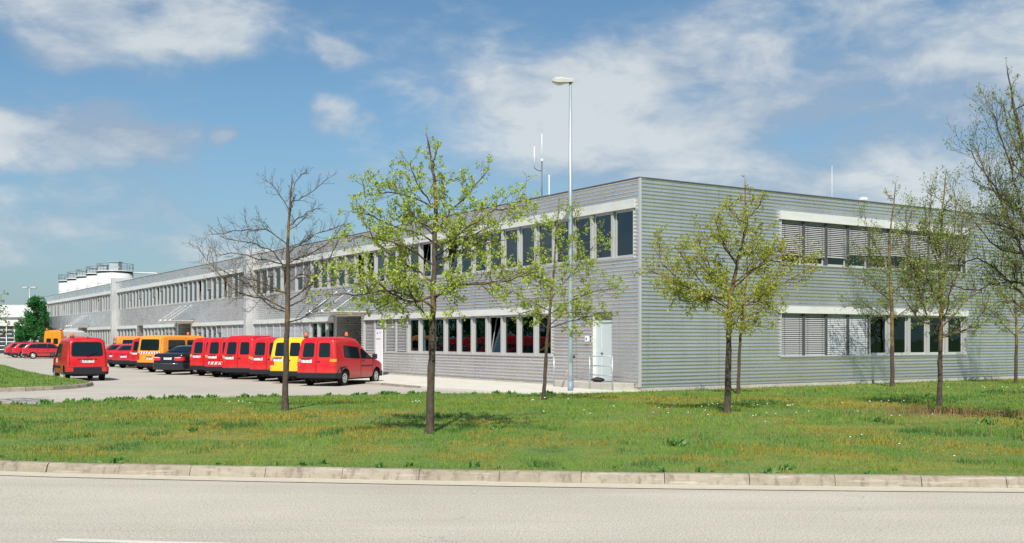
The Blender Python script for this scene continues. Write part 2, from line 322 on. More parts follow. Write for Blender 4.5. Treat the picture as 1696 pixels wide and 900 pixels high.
# ---------------------------------------------------------------- mesh helpers
class MB:
    def __init__(s): s.v = []; s.f = []; s.m = []; s.sm = []; s.mats = []
    def mi(s, mat):
        if isinstance(mat, str): mat = M[mat]
        if mat not in s.mats: s.mats.append(mat)
        return s.mats.index(mat)
    def add(s, vs, fs, mat, smooth=False):
        b = len(s.v); k = s.mi(mat); s.v += [tuple(v) for v in vs]
        for f in fs: s.f.append([b+i for i in f]); s.m.append(k); s.sm.append(smooth)
    def box(s, x0, x1, y0, y1, z0, z1, mat, mtx=None):
        vs = [Vector((x, y, z)) for z in (z0, z1) for y in (y0, y1) for x in (x0, x1)]
        if mtx: vs = [mtx @ v for v in vs]
        s.add(vs, [(0, 2, 3, 1), (4, 5, 7, 6), (0, 1, 5, 4), (2, 6, 7, 3), (0, 4, 6, 2), (1, 3, 7, 5)], mat)
    def bbox(s, x0, x1, y0, y1, z0, z1, mat, b=.01, mtx=None):
        """box with all edges chamfered"""
        import itertools
        vs = []; idx = {}
        c = Vector(((x0+x1)/2, (y0+y1)/2, (z0+z1)/2)); h = Vector(((x1-x0)/2, (y1-y0)/2, (z1-z0)/2))
        for sx, sy, sz in itertools.product((-1, 1), repeat=3):
            for ax in range(3):
                p = Vector((sx*(h.x-b), sy*(h.y-b), sz*(h.z-b))); p[ax] = (sx, sy, sz)[ax]*h[ax]
                idx[(sx, sy, sz, ax)] = len(vs); vs.append(c+p)
        if mtx: vs = [mtx @ v for v in vs]
        fs = []
        cyc = [(-1, -1), (1, -1), (1, 1), (-1, 1)]
        for ax in range(3):
            for sg in (-1, 1):
                f = []
                for a, bb in cyc:
                    k = [0, 0, 0]; k[ax] = sg; k[(ax+1) % 3] = a; k[(ax+2) % 3] = bb
                    f.append(idx[(*k, ax)])
                fs.append(f if sg > 0 else f[::-1])
        for ax in range(3):   # edges parallel to ax
            a1, a2 = (ax+1) % 3, (ax+2) % 3
            for s1 in (-1, 1):
                for s2 in (-1, 1):
                    def g(sa, which):
                        k = [0, 0, 0]; k[ax] = sa; k[a1] = s1; k[a2] = s2; return idx[(*k, which)]
                    f = [g(-1, a1), g(1, a1), g(1, a2), g(-1, a2)]
                    fs.append(f if s1*s2 < 0 else f[::-1])
        for sx, sy, sz in itertools.product((-1, 1), repeat=3):
            f = [idx[(sx, sy, sz, 0)], idx[(sx, sy, sz, 1)], idx[(sx, sy, sz, 2)]]
            fs.append(f if sx*sy*sz > 0 else f[::-1])
        s.add(vs, fs, mat)
    def prism(s, pts, off, mat):
        """pts: closed 3D loop; off: vector; extruded loop with both caps"""
        n = len(pts); off = Vector(off)
        vs = [Vector(p) for p in pts]+[Vector(p)+off for p in pts]
        s.add(vs, [list(range(n))[::-1], list(range(n, 2*n))]+[(i, (i+1) % n, n+(i+1) % n, n+i) for i in range(n)], mat)
    def tube(s, pts, rad, mat, n=8, caps=True, smooth=True):
        pts = [Vector(p) for p in pts]; k = len(pts)
        if isinstance(rad, (int, float)): rad = [rad]*k
        b = len(s.v); mi = s.mi(mat); ref = None
        for i, p in enumerate(pts):
            d = (pts[min(i+1, k-1)]-pts[max(i-1, 0)])
            if d.length < 1e-9: d = Vector((0, 0, 1))
            d.normalize()
            if ref is None: ref = d.orthogonal().normalized()
            ref = (ref-d*ref.dot(d))
            if ref.length < 1e-6: ref = d.orthogonal()
            ref.normalize(); w = d.cross(ref)
            for j in range(n):
                a = 2*pi*j/n; q = p+(ref*cos(a)+w*sin(a))*rad[i]; s.v.append((q.x, q.y, q.z))
        for i in range(k-1):
            for j in range(n):
                s.f.append([b+i*n+j, b+i*n+(j+1) % n, b+(i+1)*n+(j+1) % n, b+(i+1)*n+j]); s.m.append(mi); s.sm.append(smooth)
        if caps:
            s.f.append([b+j for j in range(n)][::-1]); s.m.append(mi); s.sm.append(False)
            s.f.append([b+(k-1)*n+j for j in range(n)]); s.m.append(mi); s.sm.append(False)
    def lathe(s, prof, mat, n=24, mtx=None, smooth=True):
        """prof: (r, z) along +Z"""
        vs = []; fs = []
        for r, z in prof:
            for j in range(n):
                a = 2*pi*j/n; v = Vector((r*cos(a), r*sin(a), z)); vs.append(mtx @ v if mtx else v)
        for i in range(len(prof)-1):
            for j in range(n): fs.append((i*n+j, i*n+(j+1) % n, (i+1)*n+(j+1) % n, (i+1)*n+j))
        s.add(vs, fs, mat, smooth)
    def build(s, name, parent=None, loc=None):
        me = bpy.data.meshes.new(name)
        me.from_pydata(s.v, [], s.f)
        for m in s.mats: me.materials.append(m)
        me.polygons.foreach_set('material_index', s.m); me.polygons.foreach_set('use_smooth', s.sm); me.update()
        o = bpy.data.objects.new(name, me); COL.objects.link(o)
        if parent: o.parent = parent
        if loc: o.location = loc
        return o
def tag(o, label=None, cat=None, group=None, kind=None):
    if label: o['label'] = label
    if cat: o['category'] = cat
    if group: o['group'] = group
    if kind: o['kind'] = kind
    return o
def empty(name, loc=(0, 0, 0), rz=0):
    o = bpy.data.objects.new(name, None); COL.objects.link(o); o.location = loc; o.rotation_euler = (0, 0, rz)
    o.empty_display_size = .2; return o
def gp(px, py, z=0.0):
    """ground point seen at a picture position, on a surface at height z"""
    Y = (EYE-z)*F/(py-562.0); return Vector(((px-848.0)*Y/F, Y, z))
def at(px, py, Y): return Vector(((px-848.0)*Y/F, Y, EYE+(562.0-py)*Y/F))
_tc = {}
def text_mesh(body, size, mat, thick=.002):
    """letters lying in the XZ plane, facing -Y, centred on the origin"""
    cu = bpy.data.curves.new('t', 'FONT'); cu.body = body; cu.size = size; cu.extrude = thick; cu.align_x = 'CENTER'; cu.align_y = 'CENTER'
    cu.resolution_u = 2
    o = bpy.data.objects.new('t', cu); COL.objects.link(o); bpy.context.view_layer.update()
    dg = bpy.context.evaluated_depsgraph_get(); me = bpy.data.meshes.new_from_object(o.evaluated_get(dg))
    bpy.data.objects.remove(o)
    me.transform(Matrix.Rotation(R(90), 4, 'X')); me.materials.clear(); me.materials.append(M[mat]); return me
# ---------------------------------------------------------------- ground, road, lawn
C0 = Vector((4.21, 34.7, 0))                       # the corner of the building
UL = Vector((-.5406, .8413, 0)); UR = Vector((.8413, .5406, 0))
def bl(x, y, z=0): return C0+UR*x+UL*y+Vector((0, 0, z))      # building frame -> world
def sheet(name, pts, z, mat, kind='structure', parent=None):
    mb = MB(); mb.add([(p[0], p[1], z) for p in pts], [list(range(len(pts)))], mat); o = mb.build(name, parent)
    if kind: o['kind'] = kind
    return o
def g_sheet():
    mb = MB(); mb.add([(-2500, -600, -.012), (2500, -600, -.012), (2500, 4000, -.012), (-2500, 4000, -.012)], [(0, 1, 2, 3)], 'far_field')
    mb.build('ground')['kind'] = 'structure'
q = NB(M['far_field']); q.col(q.mix(q.noise(q.coord(), .03, 5), (.06, .10, .03), (.12, .15, .05)))
g_sheet()
sheet('road', [(-60, -12), (70, -12), (70, 16), (-60, 26)], 0.0, 'asphalt')
sheet('yard', [(-110, 12), (-8, 16), (6, 30), tuple(bl(2, 2)[:2]), tuple(bl(2, 150)[:2]), (-150, 190), (-170, 60)], .004, 'yard_paving')
# the kerb line of the front road (back edge of the kerb, height .13)
KF = [(-19.5, 22.6), (-19.0, 20.2), (-16.5, 17.9), (-13.6, 16.5), (-10.2, 15.2), (-6.85, 14.12), (-4.7, 13.68), (-1.9, 13.27), (1.12, 12.88), (3.6, 12.66), (6.07, 12.52),
      (10, 12.45), (16, 12.6), (24, 13.1), (34, 14.2), (50, 16.6)]
def smooth_line(pts, n=6):
    out = []
    for i in range(len(pts)-1):
        p0 = Vector(pts[max(i-1, 0)]); p1 = Vector(pts[i]); p2 = Vector(pts[i+1]); p3 = Vector(pts[min(i+2, len(pts)-1)])
        for k in range(n):
            t = k/n
            out.append(.5*((2*p1)+(p2-p0)*t+(2*p0-5*p1+4*p2-p3)*t*t+(3*p1-p0-3*p2+p3)*t*t*t))
    out.append(Vector(pts[-1])); return out
KFs = smooth_line(KF)
LB = [(-17.5, 24.2), (-11.9, 25.0), (-11.0, 26.8), (-9.9, 28.2), (-8.9, 29.4), (-7.6, 30.6), (-6.0, 31.6), (-4.4, 32.2), (-2.6, 32.6), (.0, 32.9), (1.8, 33.3)]
LBs = smooth_line(LB, 4)
def kerb_y(x):
    if x < KFs[6].x: return 30 if x < -19 else interp_y(x)
    return interp_y(x)
def interp_y(x):
    for p, q_ in zip(KFs[12:], KFs[13:]):
        if p.x <= x <= q_.x: return p.y+(q_.y-p.y)*(x-p.x)/(q_.x-p.x+1e-9)
    return 16.0
def lawn_z(x, y):
    f = min(max((y-kerb_y(x)-.25)/4.0, 0), 1); b = min(max((32.0-y)/9.0, 0), 1)
    base = .018+.11*min(max((36-y)/12.0, 0), 1)
    return base+.10*f*b+.035*mnoise.noise(Vector((x*.25, y*.25, 0)))*f
end_r = bl(60, -0.02)
lawn_poly = [Vector((p[0], p[1])) for p in KFs]+[Vector((60, 40)), Vector(end_r[:2]), Vector(bl(0, -.03)[:2]), Vector((3.4, 34.2))]+[Vector((p[0], p[1])) for p in reversed(LBs)]
def inside(x, y, poly):
    c = False; j = len(poly)-1
    for i in range(len(poly)):
        xi, yi = poly[i][0], poly[i][1]; xj, yj = poly[j][0], poly[j][1]
        if (yi > y) != (yj > y) and x < (xj-xi)*(y-yi)/(yj-yi)+xi: c = not c
        j = i
    return c
def lawn():
    import bmesh
    bm = bmesh.new()
    vs = [bm.verts.new((p[0], p[1], 0)) for p in lawn_poly]; bm.faces.new(vs)
    bmesh.ops.triangulate(bm, faces=bm.faces[:])
    # cut by a grid so the surface can bulge
    for k in range(-20, 61, 1):
        bmesh.ops.bisect_plane(bm, geom=bm.verts[:]+bm.edges[:]+bm.faces[:], plane_co=(k, 0, 0), plane_no=(1, 0, 0)) if k % 2 == 0 else None
    for k in range(13, 66, 1):
        bmesh.ops.bisect_plane(bm, geom=bm.verts[:]+bm.edges[:]+bm.faces[:], plane_co=(0, k, 0), plane_no=(0, 1, 0)) if k < 36 or k % 3 == 0 else None
    for v in bm.verts: v.co.z = lawn_z(v.co.x, v.co.y)
    bm.normal_update()
    for f in bm.faces:
        if f.normal.z < 0: f.normal_flip()
    me = bpy.data.meshes.new('lawn'); bm.to_mesh(me); bm.free(); me.materials.append(M['lawn_soil'])
    for p in me.polygons: p.use_smooth = True
    o = bpy.data.objects.new('lawn', me); COL.objects.link(o); o['kind'] = 'structure'
lawn()
def kerb(name, line, w=.14, h=.13, step=1.0, seed=1, both=1, zlow=-.02, chip=.02):
    """stones one after another; line = back edge seen from the road, road on the left-hand normal * both"""
    rnd = random.Random(seed); L = [0]
    for i in range(1, len(line)): L.append(L[-1]+(line[i]-line[i-1]).length)
    def P(s):
        for i in range(1, len(line)):
            if L[i] >= s: 
                t = (s-L[i-1])/(L[i]-L[i-1]); return line[i-1].lerp(line[i], t)
        return line[-1]
    mb = MB(); s = 0
    while s < L[-1]-.3:
        e = min(s+step*rnd.choice((.98, 1.0, 1.0, 1.02)), L[-1]); g = .003
        a = P(s+g); c = P(e-g); d = (c-a); d.normalize(); n = Vector((d.y, -d.x))*both
        m = 'kerb_stone_%d' % rnd.choice((0, 0, 1, 2)); jz = rnd.uniform(-.006, .006); jn = rnd.uniform(-.004, .004)
        prof = [(0, zlow), (0, h-.004), (.006, h), (w-.045, h-.002), (w-.015, h-.022), (w-.001, h-.06), (w+.022, .01), (w+.022, zlow)]
        vs = [(q[0]+n.x*(u+jn), q[1]+n.y*(u+jn), z+jz*(z > .02)) for q in (a, c) for u, z in prof]
        k = len(prof); fs = [(i, i+1, k+i+1, k+i) for i in range(k-1)]+[list(range(k))[::-1], list(range(k, 2*k))]
        if both < 0: fs = [f[::-1] for f in fs]
        mb.add(vs, fs, m); s = e
    o = mb.build(name); o['kind'] = 'structure'; return o
kerb('kerb', [Vector((p[0], p[1])) for p in KFs])
# gutter strip in front of the kerb, slightly paler worn asphalt
def gutter():
    mb = MB(); vs = []
    for i, p in enumerate(KFs):
        a = KFs[max(i-1, 0)]; b = KFs[min(i+1, len(KFs)-1)]; d = Vector((b[0]-a[0], b[1]-a[1])).normalized(); n = Vector((d.y, -d.x))
        vs += [(p[0]+n.x*.1, p[1]+n.y*.1, .0085), (p[0]+n.x*.52, p[1]+n.y*.52, .0085)]
    mb.add(vs, [(2*i, 2*i+1, 2*i+3, 2*i+2) for i in range(len(KFs)-1)], 'gutter_strip'); mb.build('gutter')['kind'] = 'structure'
m = base_mat('gutter_strip', (.5, .47, .41), .9); q = NB(m)
q.col(q.mix(q.rng(q.noise(q.coord((1, 1.5, 1)), 6, 6, .7), .3, .75), (.42, .38, .30), (.54, .495, .405)))
gutter()
# centre dash of the road
def dash():
    a = Vector((-3.95, 9.24)); d = Vector((2.2, -.30)).normalized(); n = Vector((-d.y, d.x)); L = 3.4
    c = [a, a+d*L, a+d*L-n*.12, a-n*.12]
    mb = MB(); mb.add([(p.x, p.y, .0045) for p in c], [(0, 3, 2, 1)], 'road_paint'); mb.build('road_marking')['kind'] = 'structure'
dash()
# setts strip at the left, by the lawn's back edge
sheet('sett_paving', [(-20, 23.2), (-11.95, 25.05), (-10.5, 27.6), (-10.9, 28.3), (-12.4, 29.4), (-21, 27.5)], .012, 'setts')
# island with kerb at the left
ISL = [(-34, 34.5), (-22, 34.0), (-18.6, 34.2), (-16.9, 34.9), (-15.9, 36.2), (-15.55, 37.8), (-15.95, 39.8), (-16.9, 41.4), (-18.6, 44.0), (-21.5, 48.3), (-26.5, 56.5), (-31.6, 65.5), (-36, 72)]
ISLs = smooth_line(ISL, 4)
def island():
    pts = [Vector((p[0], p[1])) for p in ISLs]+[Vector((-60, 76)), Vector((-60, 34.6))]
    mb = MB(); n = len(pts); mb.add([(p.x, p.y, .13) for p in pts], [list(range(n))], 'lawn_soil'); o = mb.build('grass_island'); o['kind'] = 'structure'
    return pts
isl_poly = island()
kerb('island_kerb', [Vector((p[0], p[1])) for p in ISLs], seed=5, h=.14)
# pavement in front of the building with its own kerb
def pavement():
    pts = [bl(-.03, -.2), bl(-4.9, 1.2), bl(-4.9, 120), bl(-.03, 120)]
    mb = MB(); mb.prism([(p.x, p.y, -.01) for p in [bl(-.03, 120), bl(-4.75, 120), bl(-4.75, 7.5), Vector((.3, 32.85)), Vector((3.42, 34.15)), bl(-.03, -.05)]], (0, 0, .08), 'sidewalk')
    o = mb.build('pavement'); o['kind'] = 'structure'
    kerb('pavement_kerb', [Vector(bl(-4.76, 6.4+i*1.5)[:2]) for i in range(70)], seed=9, h=.085, w=.12, both=-1)
pavement()

# ---------------------------------------------------------------- the office building
BRZ = math.atan2(UR.y, UR.x)
bld = empty('office_building', C0, BRZ)
tag(bld, 'long two storey office building clad in corrugated silver metal, with window bands round its corner', 'building')
PITCH = .123; ZB = .16; ZT = 7.06
def fp(side, u, d, z): return Vector((-d, u, z)) if side == 'L' else Vector((u, -d, z))
def fbox(mb, side, u0, u1, d0, d1, z0, z1, mat):
    if side == 'L': mb.box(-d1, -d0, u0, u1, z0, z1, mat)
    else: mb.box(u0, u1, -d1, -d0, z0, z1, mat)
def wave(z):
    p = (z/PITCH) % 1.0; return .026*(sin(pi*p/.5)**1.3 if 0 < p < .5 else 0)+.003*sin(2*pi*p)
rw = random.Random(3)
def wave_panel(mb, side, u0, u1, z0, z1, d0=0.0):
    nu = max(1, int((u1-u0)/1.2)); SUB = 12; zs = [z0]
    k = math.ceil(z0/(PITCH/SUB)+.01)
    while k*PITCH/SUB < z1-.002: zs.append(k*PITCH/SUB); k += 1
    zs.append(z1); vs = []; fs = []
    for i in range(nu+1):
        u = u0+(u1-u0)*i/nu
        for z in zs:
            w = wave(z)+(.0010 if side == 'R' else .0006 if u < 40 else .0003)*mnoise.noise(Vector((u*.5, z*.7, 3 if side == 'L' else 9)))
            vs.append(fp(side, u, d0+w, z))
    n = len(zs)
    for i in range(nu):
        for j in range(n-1):
            f = (i*n+j, (i+1)*n+j, (i+1)*n+j+1, i*n+j+1); fs.append(f if side == 'R' else f[::-1])
    mb.add(vs, fs, 'corrugated_metal', True)
def walls(name, side, U0, U1, openings):
    mb = MB(); br = sorted({U0, U1, *[a for o in openings for a in o[:2] if U0 < a < U1]})
    runs = []
    for a, b in zip(br, br[1:]):
        ops = sorted([(o[2], o[3]) for o in openings if o[0] <= a+1e-6 and o[1] >= b-1e-6]); z = ZB; solid = []
        for o in ops:
            if o[0] > z+.01: solid.append((z, o[0]))
            z = max(z, o[1])
        if z < ZT-.01: solid.append((z, ZT))
        if runs and runs[-1][2] == solid: runs[-1][1] = b
        else: runs.append([a, b, solid])
    for a, b, solid in runs:
        for z0, z1 in solid: wave_panel(mb, side, a, b, z0, z1)
    return mb.build(name, bld)
ZU0, ZU1, ZUH = 4.50, 6.10, 6.40       # upper sill, head, top of blind box
ZL0, ZL1, ZLH = 1.14, 2.70, 2.95
BAY = 1.175
upper = [(.306+38.4*i, .306+38.4*i+32*BAY) for i in range(3)]
lower = [(5.06, 21.45, 14), (25.2, 38.0, 11), (38.8, 51.6, 11), (55.9, 66.1, 9), (68.8, 76.3, 6), (77.3, 90.0, 11), (94.4, 103.0, 7)]
recess = [(21.8, 24.9), (52.0, 55.4), (66.3, 68.4), (90.4, 93.9)]
opsL = [(a, b, ZU0, ZUH) for a, b in upper]+[(a, b, ZL0, ZLH) for a, b, n in lower]+[(a, b, ZB, 2.94) for a, b in recess]+[(1.46, 2.56, ZB, 2.69)]
RU = (6.59, 17.6)
opsR = [(RU[0], RU[1], ZU0, ZUH), (RU[0], RU[1], ZL0, ZLH)]
for i in range(3): walls('corrugated_wall', 'L', 38.4*i if i else .035, 38.4*(i+1), opsL)
walls('corrugated_wall', 'R', .035, 30.0, opsR)
def shell():
    mb = MB()   # plinth
    br = [(.0, 21.8), (24.9, 52.0), (55.4, 66.3), (68.4, 90.4), (93.9, 115.2)]
    for a, b in br: fbox(mb, 'L', a, b, -.2, .012, -.1, ZB, 'concrete')
    fbox(mb, 'R', 0.0, 30, -.2, .012, -.1, ZB, 'concrete'); mb.build('plinth', bld)
    mb = MB(); fbox(mb, 'L', -.03, 115.2, -.25, .045, ZT, ZT+.035, 'cap_dark'); fbox(mb, 'R', .25, 30, -.25, .045, ZT, ZT+.035, 'cap_dark'); mb.build('parapet_cap', bld)
    mb = MB(); mb.box(-.04, .035, -.04, .035, ZB, ZT-.003, 'frame_paint'); mb.build('corner_trim', bld)
    mb = MB()
    mb.box(.26, 29.8, .26, 115, 6.55, 6.95, 'interior'); mb.build('roof', bld)
    mb = MB(); mb.box(.2, 29.8, .2, 115, .0, .28, 'interior_dark'); mb.box(.2, 29.8, .2, 115, 3.25, 3.6, 'interior'); mb.build('floor_slab', bld)
    mb = MB()
    mb.box(6.0, 6.2, 6.0, 115, .28, 3.25, 'interior'); mb.box(6.0, 6.2, 6.0, 115, 3.6, 6.55, 'interior')
    mb.box(6.2, 29.8, 6.0, 6.2, .28, 3.25, 'interior'); mb.box(6.2, 29.8, 6.0, 6.2, 3.6, 6.55, 'interior')
    y = 5.2
    k = 0
    while y < 114:
        mb.box(.45, 6.0, y, y+.12, .28, 3.25, 'interior') if not any(a-1.3 < y < b+.3 for a, b in recess) else None
        mb.box(.45, 6.0, y+BAY, y+BAY+.12, 3.6, 6.55, 'interior'); y += BAY*(3, 4, 5, 3)[k % 4]; k += 1
    for x in (9.2, 12.8, 16.6, 21): mb.box(x, x+.12, .45, 6.0, .28, 3.25, 'interior'); mb.box(x, x+.12, .45, 6.0, 3.6, 6.55, 'interior')
    mb.build('inner_wall', bld)
    mb = MB(); mb.box(29.8, 30, 0, 115, 0, ZT, 'corrugated_metal'); mb.box(.0, 30, 115, 115.2, 0, ZT, 'corrugated_metal'); mb.build('rear_wall', bld)
    # fire walls standing proud of the facade
    for t in (38.4, 76.8):
        mb = MB(); mb.box(-.42, 4.5, t-.16, t+.30, -.05, ZT+.44, 'smooth_metal'); mb.build('fire_wall', bld)
    mb = MB(); fbox(mb, 'L', 112.0, 114.9, .036, .05, ZLH+.1, ZU0-.3, 'dark_panel'); 
    fbox(mb, 'L', 104, 114.9, .036, .05, ZLH+.1, ZU0-.3, 'dark_panel') if False else None
    mb.build('wall_panel', bld)
base_mat('dark_panel', (.20, .26, .26), .3, .8)
shell()
def headers():
    for a, b in upper:
        mb = MB(); fbox(mb, 'L', a-.10, b+.02, -.14, .075, ZU1, ZUH, 'header_paint'); mb.build('blind_box', bld)
        mb = MB(); fbox(mb, 'L', a-.03, b+.03, -.16, .06, ZU0-.035, ZU0, 'frame_paint'); fbox(mb, 'L', a-.03, a, -.16, .045, ZU0, ZU1, 'frame_paint')
        fbox(mb, 'L', b, b+.03, -.16, .045, ZU0, ZU1, 'frame_paint'); mb.build('window_surround', bld)
    for a, b, n in lower:
        mb = MB(); fbox(mb, 'L', a-.02, b+.02, -.14, .075, ZL1, ZLH, 'header_paint'); mb.build('blind_box', bld)
        mb = MB(); fbox(mb, 'L', a-.03, b+.03, -.16, .06, ZL0-.035, ZL0, 'frame_paint'); fbox(mb, 'L', a-.03, a, -.16, .045, ZL0, ZL1, 'frame_paint')
        fbox(mb, 'L', b, b+.03, -.16, .045, ZL0, ZL1, 'frame_paint'); mb.build('window_surround', bld)
    a, b = RU
    for z0, z1, zh in ((ZU0, ZU1, ZUH), (ZL0, ZL1, ZLH)):
        mb = MB(); fbox(mb, 'R', a-.10, b+.10, -.14, .085, z1, zh, 'header_paint'); mb.build('blind_box', bld)
        mb = MB(); fbox(mb, 'R', a-.03, b+.03, -.16, .06, z0-.035, z0, 'frame_paint'); fbox(mb, 'R', a-.03, a, -.16, .045, z0, z1, 'frame_paint')
        fbox(mb, 'R', b, b+.03, -.16, .045, z0, z1, 'frame_paint'); mb.build('window_surround', bld)
headers()
def bay(side, u0, u1, z0, z1, blind=0.0, slat='blind_slat', glass='window_glass', tilt=False, curtain=None, mb_all=None, closed=.0):
    """one window: outer rails, casement frame, pane, external blind pulled down by the fraction `blind`"""
    one = mb_all is None
    f = MB() if one else mb_all; rail = 'frame_dark' if (side == 'R' and blind > 0) else 'frame_paint'
    g = .045
    # guide rails at both edges with a dark gap between neighbours
    fbox(f, side, u0+.012, u0+.012+g, -.10, -.0, z0, z1, rail); fbox(f, side, u1-.012-g, u1-.012, -.10, 0.0, z0, z1, rail)
    fbox(f, side, u0-.012, u0+.012, -.16, -.09, z0, z1, 'frame_dark'); 
    fbox(f, side, u0+.057, u0+.085, -.16, -.10, z0, z1, 'frame_dark'); fbox(f, side, u1-.085, u1-.057, -.16, -.10, z0, z1, 'frame_dark')
    fbox(f, side, u0+.012, u1-.012, -.20, -.161, z0, z0+.03, 'frame_paint')
    a, b = u0+.085, u1-.085
    w = .075
    fbox(f, side, a, a+w, -.15, -.085, z0, z1, 'frame_paint'); fbox(f, side, b-w, b, -.15, -.085, z0, z1, 'frame_paint')
    fbox(f, side, a+w, b-w, -.15, -.085, z0, z0+w, 'frame_paint'); fbox(f, side, a+w, b-w, -.15, -.085, z1-w, z1, 'frame_paint')
    fo = f.build('window', bld) if one else None
    p = MB() if one else mb_all
    ga, gb, gz0, gz1 = a+w, b-w, z0+w, z1-w
    if tilt:   # bottom-hung sash leaning inward
        d0, d1 = -.16, -.42
        pts = [fp(side, ga, d0, gz0), fp(side, gb, d0, gz0), fp(side, gb, d1, gz1), fp(side, ga, d1, gz1)]
        p.prism(pts, fp(side, 0, -.01, 0)-fp(side, 0, 0, 0), glass)
        fr = MB() if one else mb_all
        for u in (ga, gb): fr.tube([fp(side, u, d0-.01, gz0), fp(side, u, d1-.01, gz1)], .03, 'frame_paint', 4, smooth=False)
        fr.tube([fp(side, ga, d1-.01, gz1), fp(side, gb, d1-.01, gz1)], .03, 'frame_paint', 4, smooth=False)
        if one: p.build('pane', fo); fr.build('sash', fo)
    else:
        fbox(p, side, ga, gb, -.125, -.115, gz0, gz1, glass)
        if one: p.build('pane', fo)
    if blind > 0:
        s = MB() if one else mb_all
        zb = z1-(z1-z0)*blind; z = z1-.03; ps = .072
        ang = R(68) if closed else R(50)
        while z > zb+.02:
            hw = .040; c = -.055
            dz, dd = hw*sin(ang), hw*cos(ang)
            vs = [fp(side, u0+.06, c-dd, z+dz), fp(side, u1-.06, c-dd, z+dz), fp(side, u1-.06, c+dd, z-dz), fp(side, u0+.06, c+dd, z-dz)]
            s.add(vs, [(0, 1, 2, 3)], slat); z -= ps*(.98 if not closed else 1)
        fbox(s, side, u0+.06, u1-.06, -.08, -.03, zb, zb+.025, slat)
        for uu in (u0+.22, u1-.22): fbox(s, side, uu-.004, uu+.004, -.012, -.008, zb, z1, 'frame_dark')
        if one: s.build('blind', fo)
    if curtain:
        s = MB() if one else mb_all
        n = 14; vs = []; 
        for i in range(n+1):
            t = i/n; u = ga+(gb-ga)*t; zt = gz1; zb_ = gz0+.02+(gz1-gz0)*curtain[0]*(t if curtain[1] > 0 else 1-t)
            for z in (zb_, zt): vs.append(fp(side, u, -.32+.03*sin(i*1.9), z))
        s.add(vs, [(2*i, 2*i+2, 2*i+3, 2*i+1) for i in range(n)], 'curtain', True)
        if one: s.build('curtain', fo)
base_mat('curtain', (.62, .66, .58), .8)
rb = random.Random(11)
def glazing():
    rest = MB()
    # right-hand facade, 18 windows
    n = 9; w = (RU[1]-RU[0])/n
    ub = [.79, .82, .80, .70, .68, .66, .75, .79, .77]
    for i in range(n):
        a = RU[0]+i*w
        bay('R', a, a+w, ZU0, ZU1, blind=ub[i], glass='window_glass_clear')
        if i < 4: bay('R', a, a+w, ZL0, ZL1, blind=1.0, slat='blind_slat' if i < 2 else 'blind_pale', closed=i >= 2)
        else: bay('R', a, a+w, ZL0, ZL1, glass='window_glass_clear', curtain={6: (.75, -1), 8: (.6, 1), 5: (.0, 1)}.get(i))
    # left facade, upper
    for s, (a, b) in enumerate(upper):
        for i in range(32):
            u = a+i*BAY; bl_ = 0.; tilt = False
            if s == 0:
                if i in (19, 20): bl_ = .45
                elif i in (24, 25, 26): bl_ = (.95, .5, 1.0)[i-24]
                elif i in (29,): bl_ = .3
                tilt = i in (10, 12, 17, 18, 27)
            else:
                bl_ = rb.choice((0, 0, 0, 0, 0, .25, .5, 1.0)); tilt = rb.random() < .12
            if s == 0 or (s == 1 and i < 18): bay('L', u, u+BAY, ZU0, ZU1, blind=bl_, tilt=tilt and bl_ == 0, slat='blind_slat')
            else: bay('L', u, u+BAY, ZU0, ZU1, blind=bl_, tilt=tilt and bl_ == 0, curtain=(.0, 1) if rb.random() < .3 else None, mb_all=rest)
    for s, (a, b, n) in enumerate(lower):
        w = (b-a)/n
        for i in range(n):
            u = a+i*w; bl_ = 0.; cl = 0; tilt = False; one = None; sl = 'blind_slat'
            if s == 0:
                if i >= 10: bl_ = .96 if i != 11 else 1.0
                tilt = i == 3
            elif s == 1:
                if i >= 3: bl_ = 1.0; cl = 1; sl = rb.choice(('blind_slat', 'blind_pale'))
            else:
                one = rest
                if s == 2 and i < 5: bl_ = 1.0; cl = 1; sl = 'blind_pale'
                else: bl_ = rb.choice((0, 0, 0, 0, .3))
            bay('L', u, u+w, ZL0, ZL1, blind=bl_, closed=cl, slat=sl, tilt=tilt, mb_all=one,
                curtain=(.0, 1) if (s >= 2 and rb.random() < .25) else None)
    o = rest.build('window', bld); o['kind'] = 'stuff'
glazing()
